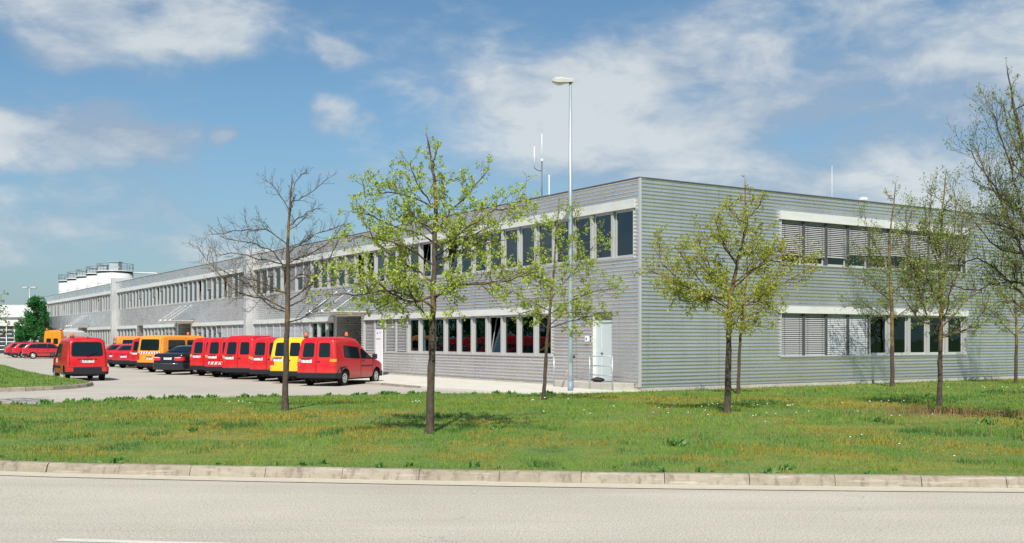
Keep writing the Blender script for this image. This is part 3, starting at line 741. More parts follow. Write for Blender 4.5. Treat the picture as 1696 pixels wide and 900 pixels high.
def entrances():
    for a, b in recess:
        deep = 1.9; mb = MB()
        # corrugated side wall facing the camera, opposite side wall, ceiling, door front
        def strip(u, flip):
            zs = [ZB]; k = 1
            while ZB+k*PITCH/8 < 2.94: zs.append(ZB+k*PITCH/8); k += 1
            zs.append(2.94); vs = []
            for x in (0.0, deep):
                for z in zs: vs.append((x, u+(wave(z)+.0)*(-1 if flip else 1), z))
            n = len(zs); fs = [(j, j+1, n+j+1, n+j) for j in range(n-1)]
            mb.add(vs, fs, 'corrugated_metal', True)
        strip(b-.001, True); strip(a+.001, False)
        mb.box(.0, deep, a, b, 2.945, 3.02, 'header_paint'); mb.box(-.02, deep, a, b, -.05, .09, 'concrete')
        mb.build('entrance_recess', bld)
        mb = MB(); x = deep
        mb.box(x, x+.06, a, a+.08, .09, 2.94, 'frame_paint'); mb.box(x, x+.06, b-.08, b, .09, 2.94, 'frame_paint')
        mb.box(x, x+.06, a+.08, b-.08, 2.86, 2.94, 'frame_paint'); mb.box(x, x+.06, a+.08, b-.08, 2.15, 2.22, 'frame_paint')
        mid = (a+b)/2
        mb.box(x, x+.06, mid-.05, mid+.05, .09, 2.15, 'frame_paint')
        d = mb.build('door', bld)
        mb = MB(); mb.box(x+.02, x+.03, a+.08, b-.08, .1, 2.15, 'window_glass'); mb.box(x+.02, x+.03, a+.08, b-.08, 2.22, 2.86, 'window_glass'); mb.build('pane', d)
        mb = MB(); mb.tube([(x-.05, mid-.12, .9), (x-.05, mid-.12, 1.5)], .018, 'smooth_metal', 8); mb.build('handle', d)
    for (u0, u1, rods) in ((21.1, 25.6, (21.7, 23.3, 24.9)), (51.2, 56.0, (52.0, 53.4, 54.8)), (89.6, 94.6, (90.4, 91.8, 93.2))):
        mb = MB(); mb.box(-1.45, -.04, u0, u1, 3.10, 3.17, 'header_paint'); mb.box(-1.47, -.04, u0-.02, u1+.02, 3.17, 3.19, 'canopy_top')
        for r in rods: mb.box(-1.62, -1.47, r-.22, r+.22, 3.11, 3.165, 'white_plastic')
        c = mb.build('canopy', bld)
        for r in rods:
            mb = MB(); mb.tube([(-1.5, r, 3.18), (-.04, r, 4.22)], .014, 'white_plastic', 6); mb.tube([(-1.5, r, 3.16), (-1.5, r, 3.24)], .04, 'white_plastic', 8)
            mb.tube([(-.05, r, 4.22), (-.0, r, 4.22)], .05, 'white_plastic', 8); mb.build('rod', c)
    # side door by the corner
    mb = MB(); a, b = 1.46, 2.56; x = .16
    mb.box(0.0, x, a-.02, a, .30, 2.69, 'frame_paint'); mb.box(0.0, x, b, b+.02, .30, 2.69, 'header_paint'); mb.box(-.03, x, a, b, 2.69, 2.71, 'frame_paint')
    mb.box(x, x+.05, a, b, 2.40, 2.69, 'shutter_grey'); mb.build('door_surround', bld)
    mb = MB(); mb.box(x-.03, x+.04, a, a+.05, .3, 2.4, 'door_paint'); mb.box(x-.03, x+.04, b-.30, b, .3, 2.4, 'door_paint'); mb.box(x-.03, x+.04, a+.05, b-.30, 2.33, 2.4, 'door_paint')
    mb.box(x, x+.04, a+.055, b-.305, .3, 2.325, 'door_paint')
    d = mb.build('door', bld); d['label'] = 'pale grey metal side door'
    mb = MB(); mb.box(x-.06, x-.0, b-.42, b-.30, 1.28, 1.30, 'smooth_metal'); mb.bbox(x-.012, x+.002, b-.36, b-.31, 1.18, 1.42, 'smooth_metal', .004); mb.build('handle', d)
    mb = MB(); mb.bbox(-.13, -.03, 2.70, 2.86, 1.66, 1.86, 'white_plastic', .01); mb.box(-.133, -.13, 2.74, 2.80, 1.72, 1.80, 'ink'); mb.build('intercom', bld)
    # concrete landing with steps at its right end, and the railing
    mb = MB(); mb.bbox(-.85, .0, .28, 3.75, -.05, .29, 'concrete', .012); mb.build('landing', bld)
    mb = MB(); xr = -.80; zt = 1.18
    for t in (.36, 1.6, 3.7): mb.tube([(xr-.06, t, .05), (xr-.06, t, zt)], .022, 'galvanised', 8)
    for z in (zt, .86, .55): mb.tube([(xr-.06, .36, z), (xr-.06, 1.6 if z < 1 else 3.7, z)], .018, 'galvanised', 8)
    mb.tube([(xr-.06, 3.7, zt), (-.06, 3.7, zt)], .018, 'galvanised', 8)
    mb.build('railing', bld)
base_mat('shutter_grey', (.36, .38, .38), .5, .3); base_mat('door_paint', (.56, .62, .64), .4, .1)
entrances()

# ---------------------------------------------------------------- things on and around the building
def antenna_mast():
    r = empty('antenna_mast', bl(5.5, 11.0)); r.location.z = 6.95
    tag(r, 'tall thin radio mast on the roof with a white antenna on its side arm', 'antenna')
    Y = r.location.y; X = r.location.x
    k = Y/F; top = EYE+(562-222)*k-6.95; mid = EYE+(562-268)*k-6.95; arm = EYE+(562-284)*k-6.95
    mb = MB(); mb.tube([(0, 0, -.01), (0, 0, mid)], .026, 'rail_grey', 8); mb.tube([(0, 0, mid), (0, 0, mid+.12)], .055, 'white_plastic', 8); mb.tube([(0, 0, mid), (0, 0, top)], .013, 'white_plastic', 6)
    mb.bbox(-.15, .15, -.15, .15, 0, .05, 'rail_grey', .01)
    mb.build('mast', r)
    mb = MB(); w = 12.5*k; mb.tube([(0, 0, arm), (-w*.6, 0, arm+.05), (-w, 0, arm+.15), (-w, 0, arm+.25)], .02, 'rail_grey', 6); a = mb.build('side_arm', r)
    mb = MB(); mb.tube([(-w, 0, arm+.2), (-w, 0, arm+1.1)], .02, 'white_plastic', 8); mb.build('whip_antenna', a)
    r.location.x = (898-848)*k if False else X
    # put the mast where the picture shows it: along the same depth
    r.location = Vector(((897.5-848)*k, Y, 6.95))
antenna_mast()
def whip(px, ytop, Y, rad, label, mat='white_plastic'):
    k = Y/F; mb = MB(); top = EYE+(562-ytop)*k-6.95
    mb.tube([(0, 0, -.01), (0, 0, .12)], rad*1.8, 'rail_grey', 8); mb.tube([(0, 0, .1), (0, 0, top)], rad, mat, 6)
    mb.bbox(-.1, .1, -.1, .1, 0, .04, 'rail_grey', .008)
    o = mb.build('whip_antenna'); o.location = ((px-848)*k, Y, 6.95); tag(o, label, 'antenna')
whip(909.5, 290, 48.5, .02, 'short thick white rod antenna on the roof just right of the tall mast')
whip(1378, 275, 49.5, .007, 'very thin white rod antenna standing alone on the roof of the right wing')
def vent():
    Y = 47; k = Y/F; mb = MB(); H = EYE+(562-327)*k-6.95
    mb.lathe([(.10, 0), (.10, H-.14), (.20, H-.14), (.20, H-.08), (.13, H-.02), (0.001, H)], 'white_plastic', 14)
    o = mb.build('roof_vent'); o.location = ((1430-848)*k, Y, 6.95); tag(o, 'small white domed vent cap peeking over the roof edge of the right wing', 'vent')
vent()
def street_lamp():
    b = Vector((1.9, 34.3, 0)); r = empty('street_lamp', b); tag(r, 'tall galvanised lamp post with one flat head, beside the side door landing', 'street lamp')
    k = 34.3/F; H = EYE+(562-136)*k
    mb = MB(); mb.tube([(0, 0, -.05), (0, 0, 1.5), (0, 0, H*.6), (0, 0, H)], [.085, .080, .062, .045], 'galvanised', 16); mb.bbox(-.05, .05, -.088, -.07, .55, .95, 'galvanised', .006)
    mb.build('pole', r)
    mb = MB(); mb.tube([(0, 0, -.04), (0, 0, .38)], [.088, .087], 'pole_blue', 16); mb.build('base_paint', r)
    hd = MB()
    # head: tapered hood to the left of the pole
    prof = [(.10, .10, -.06, .07), (-.08, .12, -.07, .10), (-.30, .15, -.09, .14), (-.50, .15, -.08, .13), (-.62, .10, -.03, .06)]
    vs = []; 
    for (x, w, z0, z1) in prof: vs += [(x, -w, z0), (x, w, z0), (x, w, z1*.5), (x, w*.7, z1), (x, -w*.7, z1), (x, -w, z1*.5)]
    fs = [[j for j in range(6)], [24+j for j in range(6)][::-1]]
    for i in range(4):
        for j in range(6): fs.append([i*6+j, (i+1)*6+j, (i+1)*6+(j+1) % 6, i*6+(j+1) % 6])
    hd.add(vs, fs, 'lamp_head'); h = hd.build('lamp_head', r, (0, 0, H+.03))
    mb = MB(); vs = []; 
    mb.lathe([(.001, -.17), (.10, -.16), (.17, -.12), (.185, -.07)], 'lens', 16, Matrix.Translation((-.38, 0, 0)) @ Matrix.Diagonal((1.0, .7, 1, 1))); mb.build('lens', h)
    h.scale = (.95, 1.0, .78)
    return r
street_lamp()
def totem():
    p = bl(-.92, 17.2); p = Vector(((627-848)*49.0/F, 49.0, .07)); r = empty('sign_totem', p, R(14))
    tag(r, 'upright pale grey information sign with a small blue emblem, on the pavement by the entrance', 'sign')
    mb = MB(); mb.bbox(-.155, .155, -.05, .05, .25, 2.12, 'sign_grey', .008); mb.build('panel', r)
    mb = MB(); mb.bbox(.156, .19, -.06, .06, -.02, 2.13, 'white_plastic', .006); mb.bbox(-.17, -.156, -.05, .05, -.02, 2.12, 'galvanised', .004); mb.build('post', r)
    mb = MB(); mb.prism([(-.10, -.055, 1.99), (-.06, -.055, 1.93), (-.02, -.055, 1.99), (-.05, -.055, 1.97), (-.06, -.055, 2.03), (-.075, -.055, 1.97)], (0, .006, 0), 'sign_blue')
    for z, a, b in ((1.99, .02, .11), (1.955, .02, .10), (1.92, -.10, -.02), (1.70, -.13, .12), (1.66, -.13, .08)): mb.box(a, b, -.053, -.0495, z, z+.014, 'sign_blue' if z > 1.9 else 'ink')
    mb.build('emblem', r)
totem()
def broom():
    a = bl(-.93, 3.15, .06); b = bl(-.74, 2.75, 1.12); mb = MB(); d = (b-a)
    r = empty('broom', a); tag(r, 'long handled broom leaning upside down against the side door railing', 'broom')
    mb.tube([(0, 0, 0), tuple(d)], .017, 'wood_pink', 8); mb.build('handle', r)
    mb = MB(); m = Matrix.Translation(d) @ d.to_track_quat('Z', 'X').to_matrix().to_4x4(); mb.bbox(-.035, .035, -.13, .13, -.02, .03, 'cloth_dark', .008, m); mb.bbox(-.03, .03, -.12, .12, .03, .09, 'rubber', .01, m); mb.build('head', r)
broom()
def mat_roll():
    rnd = random.Random(4); mb = MB(); n, k = 16, 9; vs = []; fs = []
    for i in range(k+1):
        t = i/k; 
        for j in range(n):
            a = 2*pi*j/n; rr = sin(pi*min(max(t, .03), .97))**.5*(1+.22*mnoise.noise(Vector((cos(a)*1.3, sin(a)*1.3, t*4))))
            vs.append((.14*rr*cos(a), -.30+.60*t, max(0, .075+.085*rr*sin(a))))
    for i in range(k):
        for j in range(n): fs.append((i*n+j, i*n+(j+1) % n, (i+1)*n+(j+1) % n, (i+1)*n+j))
    fs += [list(range(n)), list(range(k*n, k*n+n))[::-1]]
    mb.add(vs, fs, 'cloth_dark', True); o = mb.build('cloth_bundle'); o.location = bl(-.40, 1.75, .292); o.rotation_euler = (0, 0, BRZ+.1)
    tag(o, 'dark crumpled cloth bundle lying on the landing before the side door', 'cloth')
mat_roll()
def silos():
    base = Vector((-.3763*160, 160, 0)); rad = .0324*160/2
    names = ['nearest and widest white silo with a boxy steel head above the roof', 'second white silo, just behind the widest one', 'middle one of the five white silos',
             'fourth white silo, next to the leftmost', 'leftmost white silo of the row, farthest away']
    for i in range(5):
        p = base+UL*(8.1*i); r = empty('silo', p); tag(r, names[i], 'silo', 'white silos behind the office building')
        H = 114/F*160+EYE-.55
        if i: H -= .0
        mb = MB(); mb.lathe([(rad, 0), (rad, H), (rad*.98, H+.02)], 'silo_white', 40)
        for z in (H-1.6, H-3.2, H-5.0): mb.lathe([(rad+.004, z), (rad+.03, z+.02), (rad+.03, z+.07), (rad+.004, z+.09)], 'silo_white', 40)
        mb.build('tank', r)
        mb = MB(); mb.lathe([(rad+.02, H+.021), (rad*.97, H+.25), (rad*.9, H+.26), (.001, H+.6)], 'rail_grey', 32); mb.lathe([(rad+.12, H+.30), (rad+.12, H+.40), (rad*.4, H+.46), (.001, H+.7)], 'silo_white', 32); mb.build('roof', r)
        mb = MB(); mb.bbox(-.75, .75, -.75, .75, H+.5, H+1.75, 'galvanised', .03); mb.bbox(-.9, .9, -.9, .9, H+1.75, H+1.85, 'galvanised', .02); mb.build('head_box', r)
        mb = MB(); zt = H+1.45
        for k in range(12):
            a = 2*pi*k/12; mb.tube([((rad+.05)*cos(a), (rad+.05)*sin(a), H+.35), ((rad+.05)*cos(a), (rad+.05)*sin(a), zt)], .03, 'rail_grey', 4, smooth=False)
        for z in (zt, (zt+H+.4)/2):
            mb.tube([((rad+.05)*cos(2*pi*k/24), (rad+.05)*sin(2*pi*k/24), z) for k in range(25)], .03, 'rail_grey', 4, smooth=False)
        mb.build('railing', r)
        if i == 0:
            mb = MB(); mb.tube([(rad, 0, H+.2), (rad+3.6, 0, H+.1), (rad+3.8, 0, H-.1), (rad+3.8, 0, .0)], .10, 'silo_white', 8); mb.build('pipe', r)
            mb = MB(); mb.lathe([(.16, H+.9), (.2, H+1.0), (.12, H+1.15), (.001, H+1.2)], 'lamp_amber', 10, Matrix.Translation((1.3, -rad+.4, -.2))); mb.build('warning_lamp', r)
silos()
def hall():
    r = empty('gate_hall', (-62, 128, 0)); tag(r, 'white industrial hall with dark gridded roller gates at the far left', 'hall')
    Y = 0.0; xr = (40-848)*128/F+62; xl = xr-26
    mb = MB(); z1 = EYE+(562-541)*128/F
    mb.box(xl, xr, .3, 20, 0, 3.4, 'silo_white'); mb.box(xl, xr, .0, .3, 3.35, 4.4, 'silo_white'); mb.build('wall', r)
    mb = MB()
    vs = [(xl-.3, -.3, 4.405), (xr+.3, -.3, 4.405), (xr+.3, 20.3, 4.405), (xl-.3, 20.3, 4.405), (xl-.3, 6, 6.1), (xr+.3, 6, 6.1)]
    mb.add(vs, [(0, 1, 5, 4), (3, 4, 5, 2), (0, 4, 3), (1, 2, 5), (0, 3, 2, 1)], 'silo_white'); mb.build('roof', r)
    x = xr
    while x-5.4 > xl:
        a, b = x-5.1, x-.3
        mb = MB(); mb.box(x-.3, x, 0.0, .299, 0, 3.349, 'silo_white'); mb.build('pier', r)
        mb = MB(); mb.box(a, b, .20, .25, 0, 3.34, 'gate_dark'); g = mb.build('gate', r)
        mb = MB()
        for i in range(6): xx = a+(b-a)*i/5; mb.box(xx-.04, xx+.04, .12, .199, 0, 3.34, 'white_plastic')
        for i in range(1, 7): zz = 3.34*i/7; mb.box(a, b, .14, .19, zz-.035, zz+.035, 'white_plastic')
        mb.build('grid', g); x -= 5.1
base_mat('gate_dark', (.03, .04, .06), .15, 0, .6)
hall()
def far_fence():
    a = Vector(((38-848)*124/F, 124, 0)); b = Vector(((86-848)*124/F, 124, 0))
    r = empty('metal_fence', a); tag(r, 'pale upright bar fence behind the round green tree', 'fence'); L = (b-a).length
    mb = MB(); n = int(L/.22)
    for i in range(n): mb.box(i*.22, i*.22+.05, -.02, .02, .05, 2.2, 'header_paint')
    mb.box(0, L, -.03, -.021, .3, .36, 'header_paint'); mb.box(0, L, -.03, -.021, 2.0, 2.06, 'header_paint'); mb.build('bars', r)
    for x in (-.1, L/2, L): mb = MB(); mb.box(x-.05, x+.05, .021, .10, 0, 2.3, 'galvanised'); mb.build('post', r)
far_fence()
def far_lamp():
    Y = 118; k = Y/F; r = empty('street_lamp', ((49-848)*k, Y, 0)); tag(r, 'small distant two headed street lamp rising above the round green tree', 'street lamp')
    H = EYE+(562-478)*k; mb = MB(); mb.tube([(0, 0, 0), (0, 0, H)], [.10, .06], 'galvanised', 8); mb.build('pole', r)
    for s in (-1, 1):
        mb = MB(); mb.tube([(0, 0, H-.15), (s*.28, 0, H)], .04, 'galvanised', 6); mb.bbox(min(s*.18, s*.78), max(s*.18, s*.78), -.16, .16, H, H+.17, 'lamp_head', .04); mb.build('lamp_head', r)
far_lamp()
# ---------------------------------------------------------------- vehicles
def interp(x, P):
    if x <= P[0][0]: return P[0][1]
    for (a, b), (c, d) in zip(P, P[1:]):
        if x <= c: return b+(d-b)*(x-a)/(c-a) if c > a else d
    return P[-1][1]
def rounded(pts, r=.05, n=4):
    out = []; k = len(pts)
    for i in range(k):
        p = Vector(pts[i]); a = Vector(pts[i-1]); b = Vector(pts[(i+1) % k])
        u = (a-p); v = (b-p); rr = min(r, u.length*.45, v.length*.45); u.normalize(); v.normalize()
        s = p+u*rr; e = p+v*rr
        for j in range(n+1):
            t = j/n; out.append(s*(1-t)**2+p*2*t*(1-t)+e*t*t)
    return out
class Car:
    """x forward from the rear end, y to the left, z up; origin of the thing = ground under the rear axle"""
    def __init__(s, P, name, loc, heading, label, cat, group, paint, roof_paint=None):
        s.P = P; s.paint = paint; s.root = empty(name, loc, R(90)-heading); tag(s.root, label, cat, group)
        s.ox = P['axles'][0]; s.roof_paint = roof_paint
        s.W = P['W']; s.L = P['L']; s.top_ = P['top']; s.belt = P['belt']; s.tum = P['tum']; s.r = P.get('r', .13); s.zb = P.get('zb', .27)
        s.body(); 
        for i, ax in enumerate(P['axles']):
            for sg in (1, -1): s.wheel(ax, sg)
    def top(s, x):
        # slightly smoothed roof line
        h = .09; return (interp(x-h, s.top_)+interp(x, s.top_)*2+interp(x+h, s.top_))/4
    def plan(s, x):
        w = s.W/2; rc = s.P.get('rc', .10)
        if x < rc: w -= rc-sqrt(max(rc*rc-(rc-x)**2, 0))
        fx = s.L-x; FX, FW = .75, .24
        if fx < FX: w -= FW*(1-sqrt(max(1-((FX-fx)/FX)**2.6, 0)))
        return w
    def hw(s, x, z, roundoff=True):
        w = s.plan(x)-s.tum*max(0, z-s.belt)-.05*max(0, (.42-z)/.2)+.012*math.exp(-((z-.62)/.22)**2)
        if roundoff:
            t = s.top(x); d = z-(t-s.r)
            if d > 0: w -= s.r-sqrt(max(s.r*s.r-d*d, 0))
        return max(w, .05)
    def lean(s, z): return interp(z, s.P['lean'])
    def X(s, x, z): return x+s.lean(z)*max(0, 1-x/.9)-s.ox
    def body(s):
        P = s.P; xs = set()
        for i in range(49): xs.add(round(s.L*i/48, 4))
        for d in (.01, .03, .06): xs.add(d); xs.add(s.L-d)
        for a in P['axles']:
            for k in range(-8, 9): xs.add(round(a+P['ra']*sin(k/8*pi/2), 4))
        xs = sorted(x for x in xs if 0 <= x <= s.L); mb = MB(); rows = []
        S = [0, .05, .12, .2, .3, .4, .5, .6, .7, .8, .88]
        for x in xs:
            t = s.top(x); zb = s.zb+.05*max(0, (.5-x)/.5)+.06*max(0, (x-(s.L-.5))/.5)
            for a in P['axles']:
                if abs(x-a) < P['ra']: zb = max(zb, P['rw']+sqrt(P['ra']**2-(x-a)**2))
            zr = t-s.r
            row = [(x, 0, zb), (x, .7*s.hw(x, zb), zb)]
            for v in S: z = zb+(zr-zb)*v/.88; row.append((x, s.hw(x, z), z))
            for k in range(1, 6): z = zr+s.r*sin(k/5*pi/2); row.append((x, s.hw(x, z), z))
            wt = row[-1][1]
            for f in (.66, .33, 0): row.append((x, wt*f, t+P.get('crown', .02)*(1-f*f)))
            rows.append(row)
        n = len(rows[0]); vs = []
        for row in rows:
            for (x, y, z) in row: vs.append((s.X(x, z), y, z))
            for (x, y, z) in row[1:-1]: vs.append((s.X(x, z), -y, z))
        m = n+n-2
        def idx(i, j, sd): return i*m+(j if (sd > 0 or j in (0, n-1)) else n+j-1)
        fs = []; fd = []; fr = []
        for i in range(len(rows)-1):
            for j in range(n-1):
                a, b, c, d = idx(i, j, 1), idx(i+1, j, 1), idx(i+1, j+1, 1), idx(i, j+1, 1)
                e, f, g, h = idx(i, j, -1), idx(i+1, j, -1), idx(i+1, j+1, -1), idx(i, j+1, -1)
                t = fd if j < 2 else (fr if (s.roof_paint and rows[i][j][2] > P['roof_z'] and rows[i][0][0] > .4) else fs)
                t += [[a, b, c, d], [h, g, f, e]]
        for i, rev in ((0, 1), (len(rows)-1, 0)):
            for j in range(n-1):
                f = [idx(i, j, 1), idx(i, j+1, 1), idx(i, j+1, -1), idx(i, j, -1)]
                f = [q_ for k, q_ in enumerate(f) if q_ not in f[:k]]
                if len(f) > 2: (fr if (s.roof_paint and rows[i][j][2] > P['roof_z'] and i) else fs).append(f if rev else f[::-1])
        mb.add(vs, fs, s.paint, True); k = len(vs); base = 0
        # share vertices: append faces only
        for extra, mat in ((fd, 'underbody'), (fr, s.roof_paint or s.paint)):
            mi = mb.mi(mat)
            for f in extra: mb.f.append(f); mb.m.append(mi); mb.sm.append(mat != 'underbody')
        s.bobj = mb.build('body', s.root)
        # dark floor pan so daylight does not pass between body and ground too freely
        u = MB(); u.box(.35-s.ox, s.L-.4-s.ox, -s.W*.30, s.W*.30, s.zb-.07, s.zb+.04, 'underbody'); u.box(P['axles'][0]-.05-s.ox, P['axles'][0]+.05-s.ox, -s.W*.42, s.W*.42, .26, .34, 'underbody')
        u.tube([(-.1-s.ox+.3, -.35, .24), (1.2-s.ox, -.35, .24)], .03, 'underbody', 8); u.build('underbody', s.root)
    def wheel(s, ax, sg):
        rw = s.P['rw']; w = .19; y = sg*(s.W/2-.015); m = Matrix.Translation((ax-s.ox, y, rw)) @ Matrix.Rotation(R(-90)*sg, 4, 'X')
        mb = MB(); mb.lathe([(rw*.62, -w), (rw*.9, -w), (rw, -w+.03), (rw, -.03), (rw*.93, -.004), (rw*.66, .0), (rw*.64, -.02), (rw*.62, -.03)], 'rubber', 28, m); wo = mb.build('wheel', s.root)
        mb = MB(); mb.lathe([(.001, -.012), (.05, -.012), (.06, -.03), (rw*.30, -.035), (rw*.52, -.012), (rw*.60, -.006), (rw*.645, -.02), (rw*.645, -w+.02), (.001, -w+.01)], 'rim_silver', 28, m)
        for k in range(7):
            a = 2*pi*k/7; c = Matrix.Translation((cos(a)*rw*.43, sin(a)*rw*.43, -.0195)) @ Matrix.Rotation(a, 4, 'Z')
            mb.box(-.035, .035, -.013, .013, -.004, .002, 'ink', m @ c)
        mb.build('rim', wo)
    # ---- patches that follow the body
    def side(s, pts, sg, mat, off=.004, th=.012, mb=None, r=.04):
        mb = mb or MB(); P = rounded(pts, r)
        a = [Vector((s.X(p[0], p[1]), sg*(s.hw(p[0], p[1])+off), p[1])) for p in P]
        if sg > 0: a = a[::-1]
        mb.prism(a, (0, -sg*th, 0), mat); return mb
    def rear(s, pts, mat, off=.004, th=.012, mb=None, r=.04):
        mb = mb or MB(); P = rounded(pts, r) if r else [Vector(p) for p in pts]
        mb.prism([(s.X(0, p[1])-off, p[0], p[1]) for p in P], (th, 0, 0), mat); return mb
    def win(s, name, where, pts, *a, r=.06, seal=.022, glass='car_glass'):
        c = sum((Vector(p) for p in pts), Vector((0, 0)))/len(pts); big = []
        for p in pts:
            p = Vector(p); d = p-c; big.append(p+Vector((math.copysign(seal, d.x), math.copysign(seal, d.y))))
        f = getattr(s, where)
        o = f(big, *a, 'rubber', .003, .014, r=r+seal).build(name, s.root)
        f(pts, *a, glass, .0065, .008, r=r).build('pane', o); return o
    def shield(s, x0, x1, name='windscreen', inset=.03, mat='car_glass'):
        """glass on the sloping roof line between x0 and x1"""
        vs = []; n = 6
        for i in range(n+1):
            x = x0+(x1-x0)*i/n; z = s.top(x); w = s.hw(x, z)+s.r*.55-inset
            for k in range(7):
                f = -1+k/3; vs.append((s.X(x, z), w*f, z+.012+s.P.get('crown', .02)*(1-f*f)*.8-(.05 if abs(f) > .99 else 0)*.9))
        fs = [(i*7+k, (i+1)*7+k, (i+1)*7+k+1, i*7+k+1) for i in range(n) for k in range(6)]
        mb = MB(); mb.add(vs, fs, mat, True)
        o = mb.build(name, s.root); md = o.modifiers.new('s', 'SOLIDIFY'); md.thickness = .02; md.offset = 0; return o
    def wrap(s, name, xe, z0, z1, mat, off=.03, front=False, parent=None, only=None, bev=.02):
        """strip wrapping the rear (or front) end from x=xe on both sides; only=+1/-1 keeps a corner piece"""
        pl = []; E = .18 if only is None else .13
        zm = (z0+z1)/2
        N = 10
        xs = [xe*(1-i/N)**1.5 for i in range(N+1)] if not front else [s.L-xe*(1-i/N)**1.5 for i in range(N+1)]
        sgs = (1, -1) if only is None else (only,)
        left = [(x, s.hw(x, zm, False)) for x in xs]
        if only is None: loop = [(x, y) for x, y in left]+[(x, -y) for x, y in reversed(left)]
        else: loop = [(x, only*y) for x, y in left]+[(xs[-1], only*(left[-1][1]-E))]
        vs = []; k = len(loop)
        for i, (x, y) in enumerate(loop):
            a = Vector(loop[max(i-1, 0)]); b = Vector(loop[min(i+1, k-1)]); d = (b-a).normalized(); nrm = Vector((-d.y, d.x))
            if nrm.dot(Vector((x-s.L/2, y))) < 0: nrm = -nrm
            for (o, z) in ((-.02, z0), (off-bev, z0), (off, z0+bev), (off, z1-bev), (off-bev, z1), (-.02, z1)):
                vs.append((s.X(x+nrm.x*o, z) if not front else x+nrm.x*o-s.ox, y+nrm.y*o, z))
        fs = [(i*6+j, (i+1)*6+j, (i+1)*6+j+1, i*6+j+1) for i in range(k-1) for j in range(5)]+[(0, 1, 2, 3, 4, 5), tuple((k-1)*6+j for j in range(6))]
        flip = (only == -1)
        mb = MB(); mb.add(vs, fs, mat, False); o = mb.build(name, parent or s.root)
        import bmesh
        bm = bmesh.new(); bm.from_mesh(o.data); bmesh.ops.recalc_face_normals(bm, faces=bm.faces); bm.to_mesh(o.data); bm.free()
        return o
    def plate(s, y, z, text, w=.50, h=.11):
        x = s.X(0, z)-.012
        mb = MB(); mb.box(x, x+.012, y-w/2, y+w/2, z-h/2, z+h/2, 'plate_white'); mb.box(x-.002, x-.0005, y+w/2-.045, y+w/2-.002, z-h/2+.003, z+h/2-.003, 'plate_blue')
        p = mb.build('license_plate', s.root)
        me = text_mesh(text, .105, 'ink', .001); me.transform(Matrix.Translation((x-.002, y-.02, z)) @ Matrix.Rotation(R(-90), 4, 'Z'))
        o = bpy.data.objects.new('lettering', me); COL.objects.link(o); o.parent = p
        mb = MB(); mb.box(x-.03, x+.02, y-.2, y+.2, z+h/2+.02, z+h/2+.045, 'trim_plastic'); mb.build('plate_lamp', s.root)
    def mirror(s, x, z, mat='trim_plastic'):
        for sg in (1, -1):
            y = sg*(s.hw(x, z)); mb = MB(); mb.bbox(x-s.ox-.06, x-s.ox+.07, y+sg*.13-.09, y+sg*.13+.09, z-.03, z+.17, mat, .025)
            mb.tube([(x-s.ox, y-sg*.02, z), (x-s.ox, y+sg*.10, z+.03)], .025, mat, 6); o = mb.build('mirror', s.root)
            mb = MB(); mb.box(x-s.ox-.064, x-s.ox-.0605, y+sg*.13-.07, y+sg*.13+.07, z-.01, z+.15, 'chrome'); mb.build('mirror_glass', o)
    def beacon(s, x, y, big=1.0, blue=False):
        z = s.top(x)+.0; xx = s.X(x, z); mb = MB(); mb.lathe([(.075*big, -.01), (.075*big, .05), (.06*big, .055)], 'trim_plastic', 14, Matrix.Translation((xx, y, z)))
        o = mb.build('beacon', s.root); mb = MB(); mb.lathe([(.065*big, .05), (.068*big, .09), (.062*big, .15), (.04*big, .185), (.001, .195)], 'beacon_orange', 14, Matrix.Translation((xx, y, z))); mb.build('lens', o)
    def handle(s, x, z, sg):
        y = sg*(s.hw(x, z)+.012); mb = MB(); mb.bbox(x-s.ox-.07, x-s.ox+.07, y-.015, y+.015, z-.018, z+.018, 'trim_plastic', .006); mb.build('door_handle', s.root)
    def seams(s, side_xs, rear_ys=(), z0=.36, z1=1.5, rz=None):
        mb = MB()
        for sg in (1, -1):
            for (x, za, zb_) in side_xs:
                n = 10; pts = [(s.X(x, za+(zb_-za)*i/n), sg*(s.hw(x, za+(zb_-za)*i/n)-.001), za+(zb_-za)*i/n) for i in range(n+1)]
                mb.tube(pts, .010, 'rubber', 4, smooth=False)
        for y in rear_ys:
            za, zb_ = rz; n = 8; mb.tube([(s.X(0, za+(zb_-za)*i/n)-.001, y, za+(zb_-za)*i/n) for i in range(n+1)], .010, 'rubber', 4, smooth=False)
        if mb.v: mb.build('door_gap', s.root)
    def chevrons(s, z0, z1, yw, n=4, wedge=True):
        mb = MB(); mb_w = s.rear([(-yw, z0), (yw, z0), (yw, z1), (-yw, z1)], 'plate_white', .005, .008, r=0).build('warning_stripes', s.root)
        mb = MB(); st = 2*yw/(2*n+.0); h = z1-z0
        for sg in (1, -1):
            for i in range(n):
                a = sg*(.02+i*yw/n+yw/n*.12); b = a+sg*yw/n*.48; dx = -sg*h*.55
                # stripes lean towards the middle at the top
                y = [max(min(v, yw), -yw) for v in (a+sg*h*.3, b+sg*h*.3, b+dx+sg*h*.3, a+dx+sg*h*.3)]
                pts = [(y[0], z0+.006), (y[1], z0+.006), (y[2], z1-.006), (y[3], z1-.006)]
                s.rear(pts, 'stripe_red', .007, .002, mb, r=0)
        mb.build('red_stripes', mb_w)
COMBO = dict(L=4.20, W=1.60, top=[(0, 1.70), (.12, 1.79), (.5, 1.81), (1.55, 1.82), (1.95, 1.74), (2.22, 1.52), (2.35, 1.44), (3.05, 1.06), (3.3, 1.0), (3.85, .86), (4.08, .72), (4.2, .50)],
             belt=.98, tum=.13, r=.12, rc=.09, lean=[(0, .03), (.5, 0), (.95, .01), (1.7, .13), (1.85, .17)], axles=(.80, 3.42), ra=.365, rw=.295, crown=.02)
